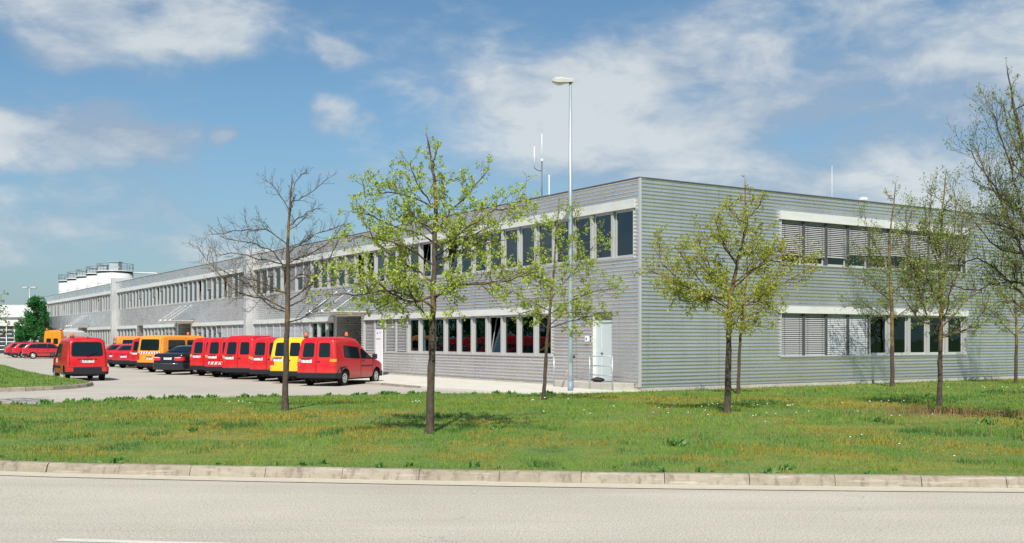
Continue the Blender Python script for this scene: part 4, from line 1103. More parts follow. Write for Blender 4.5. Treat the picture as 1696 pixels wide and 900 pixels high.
KANGOO = dict(L=4.0, W=1.60, top=[(0, 1.68), (.12, 1.77), (.5, 1.81), (2.1, 1.81), (2.5, 1.68), (3.10, 1.12), (3.3, 1.05), (3.75, .92), (3.92, .78), (4.0, .55)],
              belt=.95, tum=.14, r=.15, rc=.12, lean=[(0, .02), (.5, 0), (.9, .01), (1.7, .16), (1.85, .2)], axles=(.68, 3.28), ra=.36, rw=.29, crown=.025)
T4 = dict(L=4.75, W=1.84, top=[(0, 1.84), (.12, 1.92), (.5, 1.935), (3.1, 1.93), (3.35, 1.85), (4.05, 1.10), (4.25, 1.03), (4.6, .88), (4.75, .55)],
          belt=1.05, tum=.13, r=.12, rc=.10, lean=[(0, .02), (.5, 0), (1.1, .01), (1.8, .10), (2, .12)], axles=(1.0, 3.9), ra=.37, rw=.31, crown=.02)
SPRINT = dict(L=5.6, W=1.93, top=[(0, 2.46), (.12, 2.54), (.6, 2.56), (3.6, 2.55), (4.15, 2.30), (4.35, 1.95), (4.75, 1.30), (4.95, 1.18), (5.45, 1.0), (5.6, .6)],
              belt=1.15, tum=.09, r=.12, rc=.09, lean=[(0, 0), (2.5, .05)], axles=(1.1, 4.65), ra=.39, rw=.33, crown=.03, zb=.33, roof_z=1.86)
WAGON = dict(L=4.45, W=1.70, top=[(0, .92), (.06, 1.0), (.10, 1.0), (.52, 1.36), (.75, 1.42), (2.1, 1.44), (2.45, 1.37), (3.05, .98), (3.3, .93), (4.1, .78), (4.35, .66), (4.45, .45)],
             belt=.90, tum=.20, r=.10, rc=.12, lean=[(0, .03), (.5, 0), (1.5, .0)], axles=(.85, 3.48), ra=.34, rw=.29, crown=.02, zb=.22)
SEDAN = dict(L=4.78, W=1.78, top=[(0, .98), (.08, 1.04), (.55, 1.06), (.80, 1.07), (1.45, 1.38), (1.8, 1.43), (2.6, 1.42), (2.85, 1.35), (3.5, .98), (3.7, .93), (4.5, .78), (4.7, .64), (4.78, .45)],
             belt=.90, tum=.24, r=.09, rc=.16, lean=[(0, .05), (.5, 0), (.9, .02), (1.1, .03)], axles=(1.05, 3.85), ra=.35, rw=.31, crown=.02, zb=.22)
def rear_at(px, py, deg, ox):
    """origin (rear axle) of a vehicle whose tail is centred at px and whose rear wheels stand at py"""
    Y = EYE*F/(py-562.0); h = R(deg); yr = Y-cos(h)*ox; return Vector(((px-848.0)*yr/F+sin(h)*ox, Y, .004))
def heading_at(deg): return R(deg)      # degrees clockwise from +Y
def combo(px, py, deg, label, paint='paint_red', text='M-VR 418', beacon=(), tall=1.0, stripes=False, side_win=True, name='delivery_van', plate_y=.42, glassy=False, lights=True):
    P = dict(COMBO)
    if tall != 1.0: P['top'] = [(x, z if z < 1.2 else 1.2+(z-1.2)*tall) for x, z in P['top']]
    s = Car(P, name, rear_at(px, py, deg, .8), heading_at(deg), label, 'van', 'vans parked nose in along the building', paint)
    z1 = 1.59 if tall == 1 else 1.60
    for sg in (1, -1):
        a, b = (.12, .56); ys = (sg*a, sg*b, sg*(b-.02), sg*(a)) 
        s.win('rear_window', 'rear', [(sg*a, 1.10), (sg*b, 1.10), (sg*(b-.04), z1), (sg*a, z1)] if sg > 0 else [(-b, 1.10), (-a, 1.10), (-a, z1), (-b+.04, z1)])
    if side_win:
        for sg in (1, -1): s.win('side_window', 'side', [(.75, 1.08), (1.98, 1.02), (1.92, 1.42), (.75, 1.50)], sg)
    for sg in (1, -1): s.win('door_window', 'side', [(2.10, 1.02), (2.95, 1.00), (2.86, 1.06), (2.34, 1.33), (2.10, 1.36)], sg, r=.03)
    s.shield(2.42, 3.0)
    s.wrap('rear_bumper', .42, .30, .50, 'trim_plastic', .045); s.wrap('front_bumper', .55, .28, .48, 'trim_plastic', .03, front=True)
    for sg in (1, -1):
        s.side([(2.08, .70), (3.0, .70), (3.0, .745), (2.08, .745)], sg, 'trim_plastic', .012, .02, r=.01).build('side_moulding', s.root)
        s.wrap('taillight', .10, .72, .90, 'lamp_red', .012, only=sg, bev=.006); s.wrap('indicator', .10, .905, 1.02, 'lamp_amber', .012, only=sg, bev=.006)
        s.handle(2.22, .93, sg)
        # flared plastic round the rear arch
        s.side([(.18, .34), (.46, .34), (.47, .50), (.62, .66), (.9, .70), (.9, .73), (.40, .72), (.18, .56)], sg, 'trim_plastic', .006, .01, r=.02).build('arch_trim', s.root)
        s.side([(4.10, .66), (4.14, .45), (3.86, .52), (3.86, .66)], sg, 'lamp_clear', .008, .02, r=.02).build('headlight', s.root)
    s.plate(plate_y, .93, text); s.mirror(2.98, 1.0)
    s.seams([(2.04, .36, 1.5), (3.05, .45, 1.0)], (0.0,), rz=(.52, 1.70))
    mb = MB(); x = s.X(0, .93)-.014; mb.bbox(x-.01, x+.014, -.16, -.05, .90, .935, 'trim_plastic', .006); mb.build('door_handle', s.root)
    for x, y in beacon: s.beacon(x, y)
    if stripes: s.chevrons(.60, .72, .60, 3)
    return s
def kangoo():
    s = Car(KANGOO, 'compact_van', rear_at(145, 631, -32, .68), heading_at(-32), 'red compact van with an orange roof beacon driving past the grass island at the left', 'van', None, 'paint_red')
    s.win('rear_window', 'rear', [(-.60, 1.06), (.60, 1.06), (.55, 1.60), (-.55, 1.60)], r=.10, seal=.035)
    for sg in (1, -1):
        s.win('door_window', 'side', [(1.62, 1.02), (2.95, 1.0), (2.55, 1.50), (1.66, 1.55)], sg, r=.06)
        s.wrap('taillight', .10, .40, .58, 'lamp_red', .05, only=sg, bev=.006)
        s.side([(1.55, .52), (3.0, .52), (3.0, .62), (1.55, .62)], sg, 'trim_plastic', .012, .02, r=.02).build('side_moulding', s.root)
        s.handle(1.72, .92, sg)
    s.side([(1.9, .72), (2.35, .72), (2.35, .95), (1.9, .95)], 1, 'plate_white', .003, .004, r=.02, mb=None) if False else None
    mb = MB()
    for i in range(3): s.side([(2.30+i*.14, .74), (2.38+i*.14, .74), (2.38+i*.14, .92), (2.30+i*.14, .92)], 1, 'plate_white', .003, .004, mb, r=.01)
    mb.build('door_emblem', s.root)
    s.wrap('rear_bumper', .42, .27, .60, 'trim_plastic', .045, bev=.04); s.wrap('front_bumper', .55, .28, .5, 'trim_plastic', .03, front=True)
    s.plate(.0, .83, 'LB-PR 472', .52, .115)
    mb = MB(); x = s.X(0, 1.03)-.02; mb.tube([(x, .02, 1.02), (x-.015, .02, 1.04), (s.X(0, 1.14)-.03, -.30, 1.16)], .012, 'rubber', 6); mb.tube([(s.X(0, 1.10)-.02, -.16, 1.08), (s.X(0, 1.22)-.02, -.42, 1.22)], .010, 'rubber', 6); mb.build('rear_wiper', s.root)
    s.rear([(-.38, .895), (.38, .895), (.38, .925), (-.38, .925)], 'trim_plastic', .012, .02, r=.01).build('tailgate_grip', s.root)
    s.shield(2.52, 3.08); s.mirror(2.86, 1.02); s.beacon(.55, .50, 1.15)
    s.seams([(1.52, .40, 1.55), (2.98, .5, 1.0)], (-.70, .70), rz=(.62, 1.68))
    mb = MB(); mb.lathe([(.03, 0), (.028, .03), (.001, .04)], 'trim_plastic', 8, Matrix.Translation((s.X(.1, 1.77), -.05, 1.80))); mb.tube([(s.X(.1, 1.77), -.05, 1.80), (s.X(-.05, 1.77)-.1, -.05, 2.1)], .006, 'trim_plastic', 4); mb.build('roof_aerial', s.root)
    for sg in (1, -1): s.side([(3.9, .72), (3.94, .55), (3.6, .6), (3.6, .74)], sg, 'lamp_clear', .008, .02, r=.02).build('headlight', s.root)
    return s
def transporter(px, py, deg, label, paint='paint_amber', stripes=True, beacon=True, text='M-AK 207'):
    s = Car(T4, 'transporter_van', rear_at(px, py, deg, 1.0), heading_at(deg), label, 'van', 'vans parked nose in along the building', paint)
    s.win('rear_window', 'rear', [(-.66, 1.17), (.66, 1.17), (.62, 1.72), (-.62, 1.72)], r=.08)
    for sg in (1, -1):
        s.win('side_window', 'side', [(.45, 1.18), (1.70, 1.18), (1.68, 1.68), (.50, 1.68)], sg); s.win('side_window', 'side', [(1.85, 1.18), (2.95, 1.18), (2.92, 1.68), (1.87, 1.68)], sg)
        s.win('door_window', 'side', [(3.08, 1.14), (3.95, 1.10), (3.45, 1.66), (3.1, 1.68)], sg, r=.04)
        s.wrap('taillight', .08, .66, 1.02, 'lamp_red', .010, only=sg, bev=.005); s.handle(3.1, 1.0, sg)
        s.side([(4.62, .76), (4.66, .56), (4.3, .6), (4.3, .8)], sg, 'lamp_clear', .008, .02, r=.02).build('headlight', s.root)
    if stripes: s.chevrons(.98, 1.10, .74, 4)
    s.shield(3.42, 4.0); s.wrap('rear_bumper', .35, .32, .52, 'trim_plastic', .05); s.wrap('front_bumper', .5, .30, .5, 'trim_plastic', .03, front=True)
    s.plate(.0, .74, text); s.mirror(3.9, 1.12); s.seams([(1.76, .4, 1.8), (3.0, .4, 1.8), (4.0, .5, 1.05)], (-.80, .80), rz=(.55, 1.85))
    mb = MB(); x = s.X(0, 1.15)-.03; mb.tube([(x, .05, 1.12), (x, -.02, 1.36)], .011, 'rubber', 6); mb.build('rear_wiper', s.root)
    if beacon: s.beacon(2.9, 0.1)
    return s
def high_roof():
    s = Car(SPRINT, 'high_roof_van', rear_at(86, 592.8, 13, 1.1), heading_at(13), 'orange high roof van with white roof and striped tail', 'van', None, 'paint_orange', 'paint_white')
    for sg in (1, -1):
        s.win('rear_window', 'rear', [(.14, 1.30), (.62, 1.30), (.60, 1.80), (.14, 1.80)] if sg > 0 else [(-.62, 1.30), (-.14, 1.30), (-.14, 1.80), (-.60, 1.80)])
        s.win('door_window', 'side', [(3.85, 1.25), (4.75, 1.22), (4.35, 1.85), (3.9, 1.9)], sg, r=.05)
        s.wrap('taillight', .08, .75, 1.05, 'lamp_red', .010, only=sg, bev=.005)
    s.win('side_window', 'side', [(2.3, 1.3), (3.5, 1.3), (3.5, 1.85), (2.3, 1.85)], -1)
    s.chevrons(1.0, 1.16, .80, 4); s.wrap('rear_bumper', .3, .36, .56, 'trim_plastic', .05); s.plate(.35, .86, 'M-TW 90'); s.shield(4.3, 4.72)
    s.side([(.10, .98), (2.6, .98), (2.6, 1.14), (.10, 1.14)], -1, 'plate_white', .004, .008, r=0).build('reflective_band', s.root)
    s.beacon(.25, .75, 1.3); s.beacon(.25, -.75, 1.3); s.mirror(4.6, 1.3); s.seams([(2.2, .45, 2.2), (3.75, .45, 2.2)], (0,), rz=(.6, 2.3))
    s.wrap('front_bumper', .5, .34, .6, 'trim_plastic', .03, front=True)
def wagon(pos, deg, label, group, paint='paint_crimson', text='M-BF 63', hub='w'):
    s = Car(WAGON, 'estate_car', pos, heading_at(deg), label, 'car', group, paint)
    s.shield(.16, .50, 'rear_window', .06)
    for sg in (1, -1):
        s.win('side_window', 'side', [(.42, .97), (1.12, .95), (1.12, 1.30), (.70, 1.28)], sg, r=.04); s.win('side_window', 'side', [(1.18, .95), (1.98, .94), (1.95, 1.32), (1.18, 1.31)], sg, r=.04)
        s.win('door_window', 'side', [(2.04, .94), (2.98, .93), (2.45, 1.26), (2.04, 1.32)], sg, r=.04)
        s.wrap('taillight', .2, .66, .86, 'lamp_red', .010, only=sg, bev=.005); s.handle(2.1, .82, sg); s.handle(1.25, .82, sg)
        s.side([(4.3, .64), (4.36, .5), (4.05, .52), (4.05, .68)], sg, 'lamp_clear', .008, .02, r=.02).build('headlight', s.root)
        s.side([(1.2, .50), (3.0, .50), (3.0, .55), (1.2, .55)], sg, 'trim_plastic', .012, .02, r=.01).build('side_moulding', s.root)
    s.shield(2.50, 3.0); s.wrap('rear_bumper', .4, .26, .48, 'trim_plastic', .04); s.wrap('front_bumper', .5, .24, .44, 'trim_plastic', .03, front=True)
    s.plate(.0, .70, text); s.mirror(2.9, .94); s.seams([(1.15, .4, 1.3), (2.01, .4, 1.3), (3.0, .4, .9)])
    mb = MB()
    for y in (.55, -.55): mb.tube([(.8-s.ox, y, 1.45), (.9-s.ox, y, 1.49), (2.0-s.ox, y, 1.50), (2.1-s.ox, y, 1.46)], .015, 'trim_plastic', 6)
    mb.build('roof_rail', s.root); return s
def sedan():
    s = Car(SEDAN, 'saloon_car', rear_at(277, 620.3, 21, 1.05), heading_at(21), 'glossy black saloon car parked between the orange van and the red vans', 'car', None, 'paint_black')
    s.shield(.86, 1.46, 'rear_window', .05); s.shield(2.88, 3.46)
    for sg in (1, -1):
        s.win('side_window', 'side', [(1.35, .97), (2.05, .96), (2.05, 1.31), (1.68, 1.28)], sg, r=.04); s.win('door_window', 'side', [(2.12, .96), (3.30, .96), (2.85, 1.28), (2.12, 1.33)], sg, r=.04)
        s.handle(1.7, .84, sg); s.handle(2.6, .84, sg)
        s.side([(4.6, .64), (4.66, .5), (4.3, .54), (4.3, .7)], sg, 'lamp_clear', .008, .02, r=.02).build('headlight', s.root)
        pts = [(sg*.42, .70), (sg*.80, .70), (sg*.82, .88), (sg*.40, .86)]
        if sg < 0: pts = pts[::-1]
        t = s.rear(pts, 'lamp_red', .012, .03, r=.03).build('taillight', s.root)
        pts = [(sg*.44, .83), (sg*.78, .83), (sg*.80, .865), (sg*.44, .85)]
        if sg < 0: pts = pts[::-1]
        s.rear(pts, 'lamp_clear', .016, .01, r=.01).build('reversing_lens', t)
        s.wrap('tail_corner', .22, .70, .88, 'lamp_red', .008, only=sg, bev=.004, parent=t)
    s.wrap('rear_bumper', .5, .26, .56, 'paint_black', .05, bev=.03); s.wrap('front_bumper', .5, .24, .5, 'paint_black', .03, front=True); s.plate(.0, .80, 'M-LE 31')
    mb = MB(); x = s.X(0, .55)-.055; mb.tube([(x, -.7, .545), (x-.004, 0, .545), (x, .7, .545)], .010, 'chrome', 6); mb.build('chrome_strip', s.root)
    s.mirror(3.3, .98, 'paint_black'); s.seams([(2.08, .4, 1.3), (1.2, .5, .9), (3.35, .4, .9)], (), rz=None)
combo(523, 639, 19, 'red box van with two roof beacons, nearest to the pavement sign', text='EI-TE 361', beacon=((1.35, -.55), (.25, .62)))
combo(475, 635, 21, 'yellow box van parked behind the slim bare tree trunk', paint='paint_yellow', text='M-DR 3014')
combo(441, 631.5, 18, 'red box van directly left of the yellow van', text='EI-VU 380')
combo(393, 628, 20.5, 'red box van with the highest roof among the red row', text='M-NG 58', tall=1.14, plate_y=.45)
combo(364, 625, 17.5, 'red box van with red and white slanted stripes above its rear bumper', text='EI-RD 77', stripes=True)
combo(337, 622.6, 20, 'red box van just right of the black saloon car', text='EI-AN 420')
sedan()
transporter(247, 616.6, 27, 'orange passenger van with a striped tailgate, left of the black saloon car')
combo(233, 612.3, 21, 'red box van just left of the orange van with the striped tailgate', paint='paint_crimson', text='EI-TO 15')
wagon(rear_at(204, 609.8, 20, .85), 20, 'red estate car parked directly left of the crimson box van', 'estate cars between the vans', text='M-ZK 284')
wagon(rear_at(186, 608, 20, .85), 20, 'red estate car mostly hidden behind the driving compact van', 'estate cars between the vans', text='M-ZK 91')
transporter(188, 602.5, 62, 'orange van seen side on behind the two red estate cars', paint='paint_orange', stripes=False, beacon=False, text='M-AK 33')
kangoo()
high_roof()
wagon(rear_at(37, 594.5, 64, .85), 64, 'bright red estate car with pale wheels, beside the orange high roof van', 'cars at the far left', text='M-PC 20')
wagon(rear_at(21, 592.8, 62, .85), 62, 'dark red estate car at the far left, middle one of three', 'cars at the far left', text='M-PC 45')
wagon(rear_at(8, 592.2, 60, .85), 60, 'leftmost red estate car, only its rear showing past the middle one', 'cars at the far left', text='M-PC 82')
# ---------------------------------------------------------------- trees
class Tree:
    def __init__(s, seed, leaf=None, leaf_n=4, leaf_s=.03, twig=1.0, bark='bark'):
        s.r = random.Random(seed); s.tr = MB(); s.br = MB(); s.lf = MB(); s.leaf = leaf; s.leaf_n = leaf_n; s.leaf_s = leaf_s; s.twig = twig; s.bark = bark
    def leafclump(s, p, d, n=None):
        if not s.leaf: return
        r = s.r; n = n or s.leaf_n
        for _ in range(n):
            a = Vector((r.gauss(0, 1), r.gauss(0, 1), r.gauss(0, 1))).normalized()
            c = p+a*r.uniform(.0, .035)*s.leaf_s/.03; L = s.leaf_s*r.uniform(.6, 1.35); u = (a+d*.8+Vector((0, 0, .3))).normalized(); w = u.orthogonal().normalized()
            w = (Matrix.Rotation(r.uniform(0, 6.28), 3, u) @ w)*L*.42; u = u*L
            s.lf.add([c, c+u*.45+w, c+u, c+u*.45-w], [(0, 1, 2, 3)], s.leaf)
    def grow(s, p, d, L, rad, lvl, up=.15, mb=None):
        """one twisting shoot with side shoots"""
        r = s.r; n = max(2, int(L/.11)) if lvl < 3 else 3; n = min(n, 9); pts = [p.copy()]; dirs = []; rr = [rad]
        d = d.normalized()
        for i in range(n):
            d = (d+Vector((r.gauss(0, 1), r.gauss(0, 1), r.gauss(0, 1)))*.17+Vector((0, 0, up*.28))).normalized()
            pts.append(pts[-1]+d*L/n); dirs.append(d.copy()); rr.append(max(rad*(1-.75*(i+1)/n), .0018))
        s.br.tube(pts, rr, s.bark, 5 if rad > .008 else 3, caps=False)
        if lvl >= 3:
            s.leafclump(pts[-1], d); 
            if r.random() < .7: s.leafclump(pts[-2], d, max(1, s.leaf_n-1))
            return
        k = int(L*(9 if lvl == 1 else 11)*s.twig)+1
        for j in range(k):
            t = .22+.78*(j+r.random())/k; t = min(t, .99); i = min(int(t*n), n-1); q = pts[i].lerp(pts[i+1], t*n-i)
            side = dirs[i].orthogonal().normalized(); side = Matrix.Rotation(r.uniform(0, 6.283), 3, dirs[i]) @ side
            nd = (dirs[i]*r.uniform(.5, .9)+side*r.uniform(.55, 1.0)+Vector((0, 0, up*.5))).normalized()
            s.grow(q, nd, L*r.uniform(.28, .5)*(1.15-t*.5), max(rad*.45, .003), lvl+1, up)
        s.leafclump(pts[-1], d)
    def limb(s, pts, r0, r1=.006, sub=1.0, up=.15):
        """a main limb along given points with side shoots of its own"""
        P = [Vector(p) for p in pts]; out = []
        for i in range(len(P)-1):
            m = 4
            for k in range(m):
                t = k/m; p0 = P[max(i-1, 0)]; p1 = P[i]; p2 = P[i+1]; p3 = P[min(i+2, len(P)-1)]
                q = .5*((2*p1)+(p2-p0)*t+(2*p0-5*p1+4*p2-p3)*t*t+(3*p1-p0-3*p2+p3)*t**3)
                if i+k: q += Vector((s.r.gauss(0, .012), s.r.gauss(0, .02), s.r.gauss(0, .012)))
                out.append(q)
        out.append(P[-1]); n = len(out)
        rad = [r0*(1-t)**.8+r1*t for t in (i/(n-1) for i in range(n))]
        s.br.tube(out, rad, s.bark, 7, caps=False)
        tot = sum((out[i+1]-out[i]).length for i in range(n-1)); k = int(tot*8.5*s.twig)+2
        for j in range(k):
            t = .16+.84*(j+s.r.random())/k; t = min(t, .985); i = min(int(t*(n-1)), n-2); q = out[i].lerp(out[i+1], t*(n-1)-i); d = (out[i+1]-out[i]).normalized()
            side = Matrix.Rotation(s.r.uniform(0, 6.283), 3, d) @ d.orthogonal().normalized()
            nd = (d*s.r.uniform(.45, .9)+side*s.r.uniform(.5, 1.0)+Vector((0, 0, up))).normalized()
            s.grow(q, nd, tot*s.r.uniform(.16, .30)*(1.2-.65*t)*sub+.08, max(r0*.30*(1-t)+.004, .004), 2 if tot < 1.0 else 1+(t > .5), up)
        s.leafclump(out[-1], d)
    def trunk(s, pts, rad):
        P = [Vector(p) for p in pts]; out = []; rr = []
        for i in range(len(P)-1):
            for k in range(5):
                t = k/5; q = P[i].lerp(P[i+1], t)+Vector((s.r.gauss(0, .006), s.r.gauss(0, .006), 0))*(i+k > 0); out.append(q); rr.append(rad[i]+(rad[i+1]-rad[i])*t)
        out.append(P[-1]); rr.append(rad[-1])
        rr = [max(v*(1+.05*s.r.gauss(0, 1)), .004) for v in rr]; rr[0] *= 1.35
        s.tr.tube(out, rr, s.bark, 12, caps=False); return out
    def done(s, name, loc, label, group):
        r = empty(name, loc); tag(r, label, 'tree', group); inv = Vector(loc)
        for mb in (s.tr, s.br, s.lf): mb.v = [(v[0]-inv.x, v[1]-inv.y, v[2]-inv.z) for v in mb.v]
        s.tr.build('trunk', r); c = s.br.build('crown', r)
        if s.lf.v: s.lf.build('foliage', c)
        print('tree', name, len(s.br.f), len(s.lf.f))
        return r
def base_of(px, py):
    Y = 20.0
    for _ in range(12):
        X = (px-848)*Y/F; z = lawn_z(X, Y); Y = (EYE-z)*F/(py-562.0)
    return Vector(((px-848)*Y/F, Y, lawn_z((px-848)*Y/F, Y)))
GR = 'young trees on the lawn'
def traced(seed, base, trunk, limbs, label, leaf, r0, extra=10, zone=(.35, .95), leaf_n=4, leaf_s=.03, twig=1.0, bark='bark', limb_r=.028, elen=1.0, up=.15, sub=1.0):
    """trunk and limbs follow the photographed ones; further limbs grow towards and away from the viewer"""
    b = base_of(*base); Y = b.y; T = Tree(seed, leaf, leaf_n, leaf_s, twig, bark); rnd = T.r
    tp = [b-Vector((0, 0, .05))]+[at(px, py, Y) for px, py in trunk]
    n = len(tp); r0 *= .74; limb_r *= .66; rad = [r0*(1-i/(n-1))**.85+.008 for i in range(n)]; T.trunk(tp, rad)
    def trunk_at(z):
        for a, c in zip(tp, tp[1:]):
            if a.z <= z <= c.z: return a.lerp(c, (z-a.z)/(c.z-a.z))
        return tp[-1].copy()
    H = tp[-1].z
    for L in limbs:
        p0 = at(*L[0], Y); st = trunk_at(p0.z); ang = rnd.uniform(-.75, .75); pts = [st]
        for q in L[1:]:
            lat = ((q[0]-L[0][0])*Y/F); dy = abs(lat)*math.tan(ang); pts.append(at(q[0], q[1], Y+dy))
        thick = limb_r*(1-.6*max(0, (p0.z-1.5)/(H-1.5)))
        T.limb(pts, thick, sub=sub, up=up)
    zs = [tp[0].z+(H-tp[0].z)*v for v in zone]
    for k in range(extra):
        t = (k+rnd.random()*.6)/extra; z = zs[0]+(zs[1]-zs[0])*t; st = trunk_at(z); a = rnd.choice((pi/2, -pi/2))+rnd.uniform(-.9, .9)
        L = elen*(1.5*(1-t)+.35)*rnd.uniform(.75, 1.15); e = st+Vector((cos(a), sin(a), 0))*L+Vector((0, 0, L*rnd.uniform(.25, .7)))
        mid = st.lerp(e, .5)+Vector((0, 0, -.08*L)); T.limb([st, mid, e], limb_r*.75*(1-.5*t), sub=sub, up=up)
    # leader shoots
    for k in range(9): 
        z = H-.10-1.15*(k+rnd.random())/9; T.grow(trunk_at(z), Vector((rnd.gauss(0, .7), rnd.gauss(0, .7), .8)), rnd.uniform(.18, .30)*(.7+.06*k), .006, 2, .35)
    T.grow(tp[-1]-Vector((0, 0, .03)), Vector((0, 0, 1)), .15, .006, 3, .4)
    return T.done('young_tree', b, label, GR)
traced(1, (472, 680), [(474, 600), (476, 515), (477, 430), (476, 400), (481, 330), (484, 292)],
       [[(474, 512), (440, 496), (395, 483), (350, 440), (326, 408)], [(475, 488), (440, 470), (412, 462), (380, 448)], [(476, 452), (452, 420), (412, 402), (366, 392)],
        [(476, 508), (505, 492), (520, 462), (524, 430)], [(477, 500), (515, 470), (548, 425), (566, 385)], [(477, 420), (500, 402), (530, 385), (560, 375)], [(478, 405), (440, 380), (400, 384), (350, 388)],
        [(480, 350), (455, 310), (436, 298)], [(481, 335), (510, 322), (545, 294)], [(480, 375), (510, 352), (530, 345)], [(477, 440), (430, 428), (390, 420), (355, 424)], [(483, 315), (500, 290), (512, 288)],
        [(476, 470), (500, 455), (535, 462), (560, 470)], [(477, 430), (505, 425), (545, 402), (570, 370)]],
       'bare leafless tree at the left with dark twigs, in front of the red van row', None, .085, extra=9, twig=1.15, bark='bark', limb_r=.032, sub=1.05)
traced(2, (711, 718), [(714, 640), (716, 560), (718, 500), (720, 400), (723, 330), (716, 270), (706, 222)],
       [[(716, 508), (690, 497), (660, 483), (620, 484), (585, 490), (540, 486)], [(717, 470), (690, 448), (667, 437), (626, 402), (597, 362)], [(720, 402), (690, 385), (650, 375), (618, 360), (585, 352)],
        [(724, 392), (700, 372), (675, 345), (652, 300)], [(719, 500), (745, 474), (790, 470), (845, 462), (892, 450)], [(721, 455), (745, 425), (771, 396), (830, 366), (865, 322)],
        [(723, 385), (748, 350), (775, 322), (806, 285)], [(722, 350), (700, 320), (684, 290), (680, 270)], [(718, 490), (680, 500), (640, 480), (600, 450), (560, 462)], [(722, 430), (760, 420), (800, 400), (838, 398)],
        [(722, 330), (745, 300), (768, 298)], [(719, 440), (680, 415), (650, 402), (600, 392), (575, 400)], [(722, 345), (690, 330), (655, 320), (612, 322), (600, 300)], [(722, 415), (770, 380), (820, 350), (850, 345)]],
       'leafy lime green tree nearest the camera, in the middle of the lawn', 'leaf_lime', .088, extra=6, leaf_n=5, leaf_s=.037, twig=1.02, limb_r=.033, elen=.6)
traced(3, (900, 663), [(903, 610), (907, 555), (912, 505), (918, 440), (922, 380), (926, 338)],
       [[(908, 520), (940, 502), (985, 482), (1020, 478)], [(907, 545), (945, 532), (985, 524), (1003, 528)], [(909, 515), (880, 500), (850, 484), (838, 490)], [(913, 492), (897, 470), (888, 440), (892, 400)],
        [(912, 495), (940, 462), (968, 425), (995, 397)], [(908, 530), (880, 515), (858, 522)], [(917, 440), (940, 408), (958, 372), (950, 345)], [(920, 400), (895, 375), (880, 350)], [(908, 540), (935, 520), (950, 518), (978, 520)],
        [(914, 470), (880, 455), (850, 452), (836, 462)]],
       'slender lime green tree just left of the galvanised lamp post', 'leaf_lime', .062, extra=6, leaf_n=5, leaf_s=.041, twig=.98, limb_r=.026, elen=.6)
traced(4, (1204, 685), [(1206, 620), (1207, 556), (1210, 490), (1222, 430), (1236, 375), (1234, 300)],
       [[(1208, 512), (1160, 488), (1117, 466), (1074, 447)], [(1210, 494), (1185, 460), (1168, 425), (1148, 385)], [(1212, 520), (1255, 493), (1298, 468), (1350, 440)], [(1210, 500), (1150, 480), (1100, 440), (1092, 405)],
        [(1215, 480), (1245, 450), (1275, 430), (1300, 440)], [(1220, 440), (1200, 410), (1190, 390), (1150, 400)], [(1222, 430), (1250, 400), (1268, 380)], [(1212, 505), (1240, 500), (1270, 505), (1290, 520)],
        [(1232, 390), (1215, 350), (1212, 335)], [(1236, 365), (1255, 345), (1262, 330)], [(1209, 500), (1180, 490), (1140, 500), (1120, 490)], [(1214, 470), (1260, 440), (1310, 420), (1340, 432)]],
       'olive green tree right of the building corner, front one of a close pair', 'leaf_olive', .085, extra=7, leaf_n=4, leaf_s=.039, twig=1.05, bark='bark_lichen', limb_r=.032, elen=.9)
traced(5, (1222, 653), [(1224, 600), (1227, 550), (1232, 500), (1238, 450), (1236, 410)],
       [[(1226, 545), (1200, 520), (1170, 500)], [(1227, 540), (1260, 515), (1300, 500)], [(1230, 510), (1205, 480), (1185, 455)], [(1232, 500), (1262, 470), (1285, 450)], [(1228, 535), (1250, 540), (1280, 545)]],
       'smaller olive green tree standing right behind the front one of the close pair', 'leaf_olive', .065, extra=8, leaf_n=4, leaf_s=.045, twig=.9, bark='bark_lichen', limb_r=.028, elen=.8)
traced(6, (1478, 641), [(1478, 580), (1477, 520), (1474, 460), (1472, 400), (1480, 340), (1484, 300)],
       [[(1477, 540), (1450, 515), (1420, 505), (1395, 508)], [(1478, 530), (1510, 508), (1540, 500)], [(1476, 500), (1440, 470), (1410, 455)], [(1475, 490), (1505, 460), (1530, 440)], [(1473, 440), (1445, 400), (1430, 350)],
        [(1472, 420), (1500, 380), (1512, 340)], [(1475, 460), (1450, 440), (1418, 420)]],
       'sparse tree with yellow lichen, close before the middle windows of the right wing', 'leaf_green', .095, extra=8, leaf_n=2, leaf_s=.045, twig=1.0, bark='bark_lichen', limb_r=.036, elen=1.1, up=.2)
traced(7, (1556, 672), [(1557, 610), (1558, 560), (1559, 500), (1556, 440), (1560, 360), (1566, 290)],
       [[(1558, 552), (1535, 520), (1520, 470), (1505, 410), (1500, 350)], [(1558, 545), (1590, 510), (1615, 480)], [(1559, 520), (1580, 470), (1590, 410), (1596, 350)], [(1558, 500), (1530, 460), (1510, 440), (1490, 390)],
        [(1557, 470), (1575, 420), (1582, 360), (1580, 300)], [(1557, 540), (1525, 530), (1500, 500), (1482, 480)], [(1556, 450), (1540, 400), (1530, 340)], [(1558, 555), (1600, 545), (1625, 520), (1640, 490)], [(1558, 430), (1540, 380), (1545, 300)],
        [(1558, 560), (1582, 552), (1600, 530)]],
       'low forking tree in front of the right end of the window bands', 'leaf_green', .075, extra=10, leaf_n=2, leaf_s=.036, twig=1.15, bark='bark_lichen', limb_r=.034, elen=1.0, up=.35)
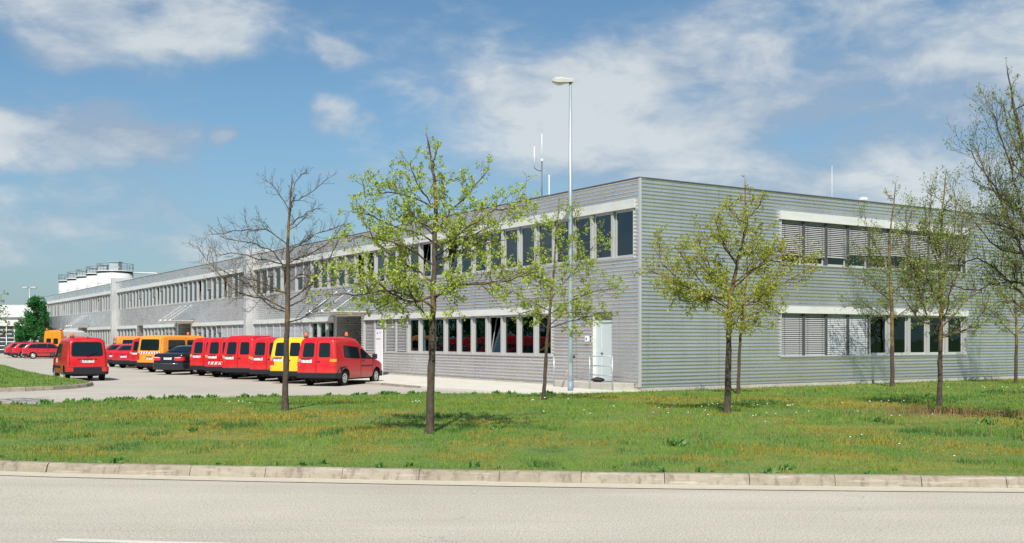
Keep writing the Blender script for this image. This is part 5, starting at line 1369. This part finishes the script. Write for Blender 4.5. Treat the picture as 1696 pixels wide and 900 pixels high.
traced(8, (1682, 636), [(1683, 590), (1684, 550), (1682, 500), (1680, 450), (1684, 400)],
       [[(1684, 560), (1655, 530), (1625, 500)], [(1683, 550), (1720, 520), (1750, 500)], [(1683, 530), (1660, 490), (1640, 440)], [(1682, 520), (1705, 480), (1720, 430)], [(1681, 480), (1665, 440), (1660, 400)]],
       'small tree by the right edge of the picture, close to the wall', 'leaf_green', .085, extra=8, leaf_n=2, leaf_s=.05, twig=1.0, bark='bark_lichen', limb_r=.036, elen=1.1, up=.2)
traced(9, (1748, 705), [(1745, 610), (1740, 520), (1732, 440), (1715, 350), (1700, 250), (1680, 180), (1668, 110)],
       [[(1742, 560), (1700, 500), (1660, 455), (1620, 430), (1590, 440)], [(1740, 520), (1700, 440), (1665, 350), (1640, 300), (1600, 245)], [(1738, 500), (1690, 470), (1650, 470), (1610, 480), (1560, 470)],
        [(1730, 440), (1700, 380), (1680, 300), (1655, 220), (1645, 190)], [(1725, 400), (1690, 350), (1650, 320), (1610, 300)], [(1715, 350), (1720, 250), (1700, 160)], [(1738, 480), (1700, 400), (1680, 380), (1630, 370), (1590, 390)],
        [(1705, 290), (1680, 240), (1660, 170)], [(1742, 540), (1780, 460), (1800, 400)], [(1735, 470), (1790, 380), (1810, 300)], [(1740, 520), (1710, 520), (1680, 500), (1650, 500)], [(1728, 420), (1680, 420), (1640, 400), (1600, 350)]],
       'tallest tree, reaching in from the right edge with steep branches against the sky', 'leaf_green', .105, extra=8, leaf_n=2, leaf_s=.030, twig=1.1, bark='bark', limb_r=.040, elen=.9, up=.4)
def left_twig_tree():
    b = Vector(((-84-848)*27/F, 28.0, .02)); T = Tree(21, 'leaf_green', 3, .05, 1.0)
    T.trunk([b, b+Vector((0, 0, 1.5)), b+Vector((.1, 0, 3.0)), b+Vector((.05, 0, 4.2))], [.09, .075, .045, .02])
    for z, dx, dz in ((1.5, .95, .45), (1.9, .98, .55), (2.3, .80, .6), (2.9, .4, .5), (1.7, -1.1, .6), (2.3, -1.0, .8), (3.2, -.6, .7)):
        st = b+Vector((.05, 0, z)); e = st+Vector((dx, T.r.uniform(-.5, .5), dz)); T.limb([st, st.lerp(e, .5)-Vector((0, 0, .08)), e], .026)
    T.done('young_tree', b, 'tree outside the left edge, only the tips of a few leafy twigs reaching in', GR)
left_twig_tree()
def round_tree():
    Y = 108.0; k = Y/F; b = Vector(((56-848)*k, Y, 0)); r = empty('round_tree', b); tag(r, 'dense dark green round tree at the far left beside the white hall', 'tree'); rnd = random.Random(8)
    mb = MB(); mb.tube([(0, 0, -.05), (0, 0, 1.0), (.05, 0, 2.6), (0, 0, 4.6)], [.20, .16, .12, .04], 'bark', 10)
    mb.build('trunk', r); mb = MB()
    for i in range(16):
        a = rnd.uniform(0, 6.28); z = rnd.uniform(1.3, 4.0); mb.tube([(0, 0, z), (cos(a)*.8, sin(a)*.8, z+.5), (cos(a)*1.4, sin(a)*1.4, z+1.2)], [.05, .03, .01], 'bark', 5)
    c = mb.build('crown', r); lf = MB()
    clumps = []
    for (cx, cz, rx, rz) in ((-.75, 3.1, 1.15, 1.5), (.15, 4.4, 1.05, 1.65), (.95, 3.2, .95, 1.45), (-.2, 2.6, 1.5, 1.3), (.35, 5.5, .55, .7), (1.25, 2.3, .7, .9), (-1.1, 2.2, .7, .8)):
        for _ in range(38):
            while True:
                p = Vector((rnd.uniform(-1, 1), rnd.uniform(-1, 1), rnd.uniform(-1, 1)))
                if .35 < p.length < 1: break
            clumps.append(Vector((cx+p.x*rx, p.y*1.5, cz+p.z*rz)))
    for q in clumps:
        rr = rnd.uniform(.20, .42)
        for _ in range(58):
            a = Vector((rnd.gauss(0, 1), rnd.gauss(0, 1), rnd.gauss(0, 1))).normalized(); p = q+a*rr*rnd.uniform(.4, 1.1); L = rnd.uniform(.10, .19)
            u = (a+Vector((rnd.gauss(0, .5), rnd.gauss(0, .5), rnd.gauss(0, .5)))).normalized(); w = u.orthogonal().normalized()*L*.6; w = Matrix.Rotation(rnd.uniform(0, 6.28), 3, u) @ w
            lf.add([p-u*L*.5, p+w*.6, p+u*L*.5, p-w*.6], [(0, 1, 2, 3)], 'leaf_dense')
    lf.build('foliage', c)
round_tree()
def tree_belt():
    rnd = random.Random(31); lf = MB()
    for i in range(13):
        t = i/12; x = -40-26*t+rnd.uniform(-2, 2); y = 46+54*t; hh = rnd.uniform(5.5, 8); lf.tube([(x, y, 0), (x, y, hh*.7)], [.2, .08], 'bark', 7)
        for _ in range(46):
            q = Vector((x+rnd.gauss(0, 1.9), y+rnd.gauss(0, 1.9), rnd.uniform(.5, hh))); rr = rnd.uniform(.5, .9)
            for _ in range(26):
                a = Vector((rnd.gauss(0, 1), rnd.gauss(0, 1), rnd.gauss(0, 1))).normalized(); p = q+a*rr; u = (a+Vector((rnd.gauss(0, .6), rnd.gauss(0, .6), rnd.gauss(0, .6)))).normalized(); w = u.orthogonal().normalized()*.16; u = u*.22
                lf.add([p-u, p+w, p+u, p-w], [(0, 1, 2, 3)], 'leaf_dense')
    for i in range(26):     # the far side of the front road, behind the viewer
        x = -75+6.4*i+rnd.uniform(-2, 2); y = -46+rnd.uniform(-4, 4); hh = rnd.uniform(5.0, 9.0); lf.tube([(x, y, 0), (x, y, hh*.7)], [.2, .08], 'bark', 7)
        for _ in range(44):
            q = Vector((x+rnd.gauss(0, 2.1), y+rnd.gauss(0, 1.6), rnd.uniform(.4, hh)))
            for _ in range(16):
                a = Vector((rnd.gauss(0, 1), rnd.gauss(0, 1), rnd.gauss(0, 1))).normalized(); p = q+a*.8; u = (a+Vector((rnd.gauss(0, .6), rnd.gauss(0, .6), rnd.gauss(0, .6)))).normalized(); w = u.orthogonal().normalized()*.26; u = u*.34
                lf.add([p-u, p+w, p+u, p-w], [(0, 1, 2, 3)], 'leaf_dense')
    lf.build('tree_belt')['kind'] = 'stuff'
tree_belt()
def hedge_row():
    """low trees and hedges far behind, closing the horizon at the left"""
    rnd = random.Random(12)
    for i, (x, y, h, w) in enumerate(((-150, 230, 7, 9), (-135, 235, 6, 8), (-168, 225, 8, 9))):
        pass
# ---------------------------------------------------------------- grass
def grass():
    import numpy as np
    rng = np.random.default_rng(5); P = []
    bands = [(12.4, 15, 950, .0075, .055), (15, 19, 620, .010, .058), (19, 25, 330, .014, .062), (25, 33, 170, .020, .066), (33, 46, 80, .030, .075)]
    V = []; Fc = 0
    polys = [[(p.x, p.y) for p in lawn_poly]]
    A = np.array(polys[0])
    def ins(x, y, A):
        c = np.zeros(len(x), bool); j = len(A)-1
        for i in range(len(A)):
            xi, yi = A[i]; xj, yj = A[j]
            with np.errstate(divide='ignore', invalid='ignore'): t = ((yi > y) != (yj > y)) & (x < (xj-xi)*(y-yi)/(yj-yi+1e-12)+xi)
            c ^= t; j = i
        return c
    for (y0, y1, dens, w, h) in bands:
        xa, xb = -.53*y1-.8, .53*y1+.8; n = int((xb-xa)*(y1-y0)*dens); x = rng.uniform(xa, xb, n); y = rng.uniform(y0, y1, n)
        k = ins(x, y, A); x = x[k]; y = y[k]
        P.append((x, y, np.full(len(x), w), np.full(len(x), h), None))
    # ragged long tufts along the back and front edges
    # island
    I = np.array([(p.x, p.y) for p in isl_poly]); n = 60000; x = rng.uniform(-42, -15.4, n); y = rng.uniform(34, 70, n); k = ins(x, y, I); x = x[k]; y = y[k]
    P.append((x, y, np.full(len(x), .035), np.full(len(x), .075), .13))
    vs = []; mats = []
    def spots(lst):
        out = []
        for px, py, sx, sy in lst:
            c = base_of(px, py); c2 = base_of(px, py-sy); out.append((c.x, c.y, sx*c.y/F, max(abs(c2.y-c.y), .25)))
        return out
    MOSS = spots([(470, 690, 190, 9), (330, 715, 130, 12), (560, 712, 120, 10), (120, 745, 90, 8), (250, 690, 100, 8), (1060, 661, 90, 5), (1270, 663, 120, 4), (1440, 672, 80, 6), (1590, 684, 70, 6), (880, 735, 110, 10),
                  (1400, 717, 80, 7), (1470, 730, 80, 8), (1380, 752, 60, 6), (1090, 665, 80, 5), (780, 755, 100, 7), (1620, 745, 80, 9), (640, 745, 60, 6), (1140, 760, 90, 6), (1300, 745, 70, 6), (1690, 700, 60, 7)])
    TUFT = spots([(60, 702, 70, 7), (20, 712, 50, 8), (110, 728, 45, 5), (330, 703, 22, 4), (400, 708, 40, 5), (520, 692, 20, 3), (550, 718, 20, 5), (200, 742, 40, 6), (110, 753, 50, 5), (640, 700, 35, 8), (760, 712, 30, 8),
                  (1260, 668, 60, 4), (1540, 660, 70, 4), (1120, 735, 14, 5), (1530, 717, 40, 5), (1620, 722, 45, 5), (1680, 728, 25, 6), (1600, 768, 40, 4), (1290, 733, 16, 4), (1060, 772, 30, 4), (700, 690, 40, 6), (1650, 650, 50, 3), (1450, 700, 30, 4), (1215, 770, 30, 5), (905, 772, 24, 4)])
    LIGHT = spots([(600, 758, 170, 12), (900, 765, 200, 10), (1150, 700, 200, 18), (350, 760, 120, 8), (1000, 680, 150, 10), (1450, 770, 180, 8), (150, 690, 80, 8)])
    def field(x, y, S, seed, fr):
        v = np.zeros(len(x))
        for cx, cy, sx, sy in S: v = np.maximum(v, np.exp(-(((x-cx)/sx)**2+((y-cy)/sy)**2)*1.1))
        nn = np.array([mnoise.fractal(Vector((p*fr, q_*fr*.8, seed)), 1.0, 2.0, 4) for p, q_ in zip(x, y)])
        return v+nn*.75
    for (x, y, w, h, z0) in P:
        n = len(x)
        z = np.array([lawn_z(a, b) for a, b in zip(x, y)]) if z0 is None else np.full(n, z0)
        # patchy height: moss low, tufts high
        pn = np.array([mnoise.noise(Vector((a*.55, b*.9, 3))) for a, b in zip(x, y)]); pt = np.array([mnoise.noise(Vector((a*2.1, b*2.6, 8))) for a, b in zip(x, y)])
        fm, ft, fl = field(x, y, MOSS, 2.0, 1.1), field(x, y, TUFT, 9.0, 1.5), field(x, y, LIGHT, 5.0, .8)
        jit = rng.normal(0, .12, n)
        mi = np.zeros(n, np.int32); mi[fl+jit > .36] = 3; mi[fm+jit > (.30 if z0 is None else .6)] = 1; mi[ft+jit*1.3 > .55] = 2; mats.append(mi)
        w = np.where(mi == 1, w*1.7, w); h = np.where(mi == 2, h*1.6, np.where(mi == 1, h*.8, h))
        hh = h*(.75+.8*np.clip(pn, -.5, .9)+.9*np.clip(pt-.12, 0, 1)*1.6)*rng.uniform(.45, 1.25, n)
        a = rng.uniform(0, 2*np.pi, n); lean = rng.normal(0, .45, n); b = rng.uniform(0, 2*np.pi, n)
        dx, dy = np.cos(a)*w*.5, np.sin(a)*w*.5
        tx, ty = x+np.cos(b)*lean*hh, y+np.sin(b)*lean*hh
        v = np.empty((n, 3, 3)); v[:, 0] = np.stack([x-dx, y-dy, z-.01], 1); v[:, 1] = np.stack([x+dx, y+dy, z-.01], 1); v[:, 2] = np.stack([tx, ty, z+np.maximum(hh, .012)], 1)
        vs.append(v.reshape(-1, 3))
    v = np.concatenate(vs); n = len(v)//3; me = bpy.data.meshes.new('grass')
    me.vertices.add(n*3); me.vertices.foreach_set('co', v.ravel()); me.loops.add(n*3); me.loops.foreach_set('vertex_index', np.arange(n*3, dtype=np.int32))
    me.polygons.add(n); me.polygons.foreach_set('loop_start', np.arange(0, n*3, 3, dtype=np.int32)); me.update(calc_edges=True)
    [me.materials.append(M[k]) for k in ('grass_green', 'grass_moss', 'grass_tuft', 'grass_light')]; me.polygons.foreach_set('material_index', np.concatenate(mats)); o = bpy.data.objects.new('grass', me); COL.objects.link(o); o['kind'] = 'stuff'; print('grass', n)
grass()
def flowers():
    rnd = random.Random(6); mb = MB()
    spots = [(1180, 676, 1.0, 14), (1330, 678, 1.4, 16), (1460, 672, 1.2, 8), (1640, 646, 1.0, 10), (690, 670, .5, 7), (905, 668, 1.2, 8), (405, 672, .35, 8), (1130, 690, 1.6, 10), (1300, 690, 1.5, 10), (1600, 700, 1.5, 8), (1380, 730, 2, 8), (850, 690, 2, 8)]
    for px, py, sp, n in spots:
        c = base_of(px, py)
        for _ in range(n//2+1):
            x, y = c.x+rnd.gauss(0, sp*.5), c.y+rnd.gauss(0, sp*.45)
            if not inside(x, y, lawn_poly): continue
            z = lawn_z(x, y)+rnd.uniform(.07, .12); r = .010*c.y/20+.004
            vs = [(x+cos(k*pi/4)*r, y+sin(k*pi/4)*r-.3*r*0, z+.3*r*sin(k*pi/4)) for k in range(8)]; mb.add(vs+[(x, y, z+.006)], [(k, (k+1) % 8, 8) for k in range(8)], 'daisy')
            mb.tube([(x, y, z-.1), (x, y, z)], .0025, 'grass_blade', 3, caps=False)
    o = mb.build('daisies'); o['kind'] = 'stuff'
    mb = MB()
    for px, py, sx, sy, n in ((1590, 690, 1.9, .35, 420), (1500, 684, 1.0, .3, 160), (1075, 690, .9, .5, 40), (1110, 722, .8, .4, 36), (1320, 722, 1.0, .4, 24), (1640, 720, 1.2, .4, 24)):
        c = base_of(px, py)
        for _ in range(n):
            x, y = c.x+rnd.gauss(0, sx*.6), c.y+rnd.gauss(0, sy*.6)
            if not inside(x, y, lawn_poly): continue
            z = lawn_z(x, y); h = rnd.uniform(.06, .20); a = rnd.uniform(0, 6.28); l = h*rnd.uniform(.0, .4)
            mb.tube([(x, y, z-.01), (x+cos(a)*l*.4, y+sin(a)*l*.4, z+h*.6), (x+cos(a)*l, y+sin(a)*l, z+h)], [.004, .003, .005], 'dry_stalk', 3, caps=False)
    o = mb.build('dry_stalks'); o['kind'] = 'stuff'
    # dark leafy weeds along both edges of the lawn
    mb = MB()
    def weed(c, s):
        for _ in range(int(26*s)+8):
            a = rnd.uniform(0, 6.28); e = rnd.uniform(.2, 1.3); L = rnd.uniform(.05, .13)*s; d = Vector((cos(a)*cos(e), sin(a)*cos(e), sin(e))); o_ = c+Vector((rnd.gauss(0, .05*s), rnd.gauss(0, .05*s), 0)); w = d.orthogonal().normalized()*L*.22
            mb.add([o_, o_+d*L*.5+w, o_+d*L, o_+d*L*.5-w], [(0, 1, 2, 3)], 'weed_leaf')
    for line, k, s0 in ((LBs, 60, 1.0), (KFs, 60, .7)):
        for _ in range(k):
            i = rnd.randrange(len(line)-1); p = Vector((line[i][0], line[i][1])).lerp(Vector((line[i+1][0], line[i+1][1])), rnd.random()); y = p.y+(-rnd.uniform(.05, .5) if line is LBs else rnd.uniform(.03, .4))
            if inside(p.x, y, lawn_poly): weed(Vector((p.x, y, lawn_z(p.x, y))), s0*rnd.uniform(.5, 1.3))
    for _ in range(40):
        x, y = rnd.uniform(-10, 12), rnd.uniform(13, 30)
        if abs(x) < .5*y and inside(x, y, lawn_poly) and mnoise.noise(Vector((x*.4, y*.5, 1))) > .05: weed(Vector((x, y, lawn_z(x, y))), rnd.uniform(.6, 1.5))
    o = mb.build('weeds'); o['kind'] = 'stuff'
m = base_mat('weed_leaf', (.05, .12, .03), .6); q = NB(m); q.col(q.mix(q.noise(q.coord(), 3, 3), (.045, .135, .022), (.10, .21, .035)))
flowers()
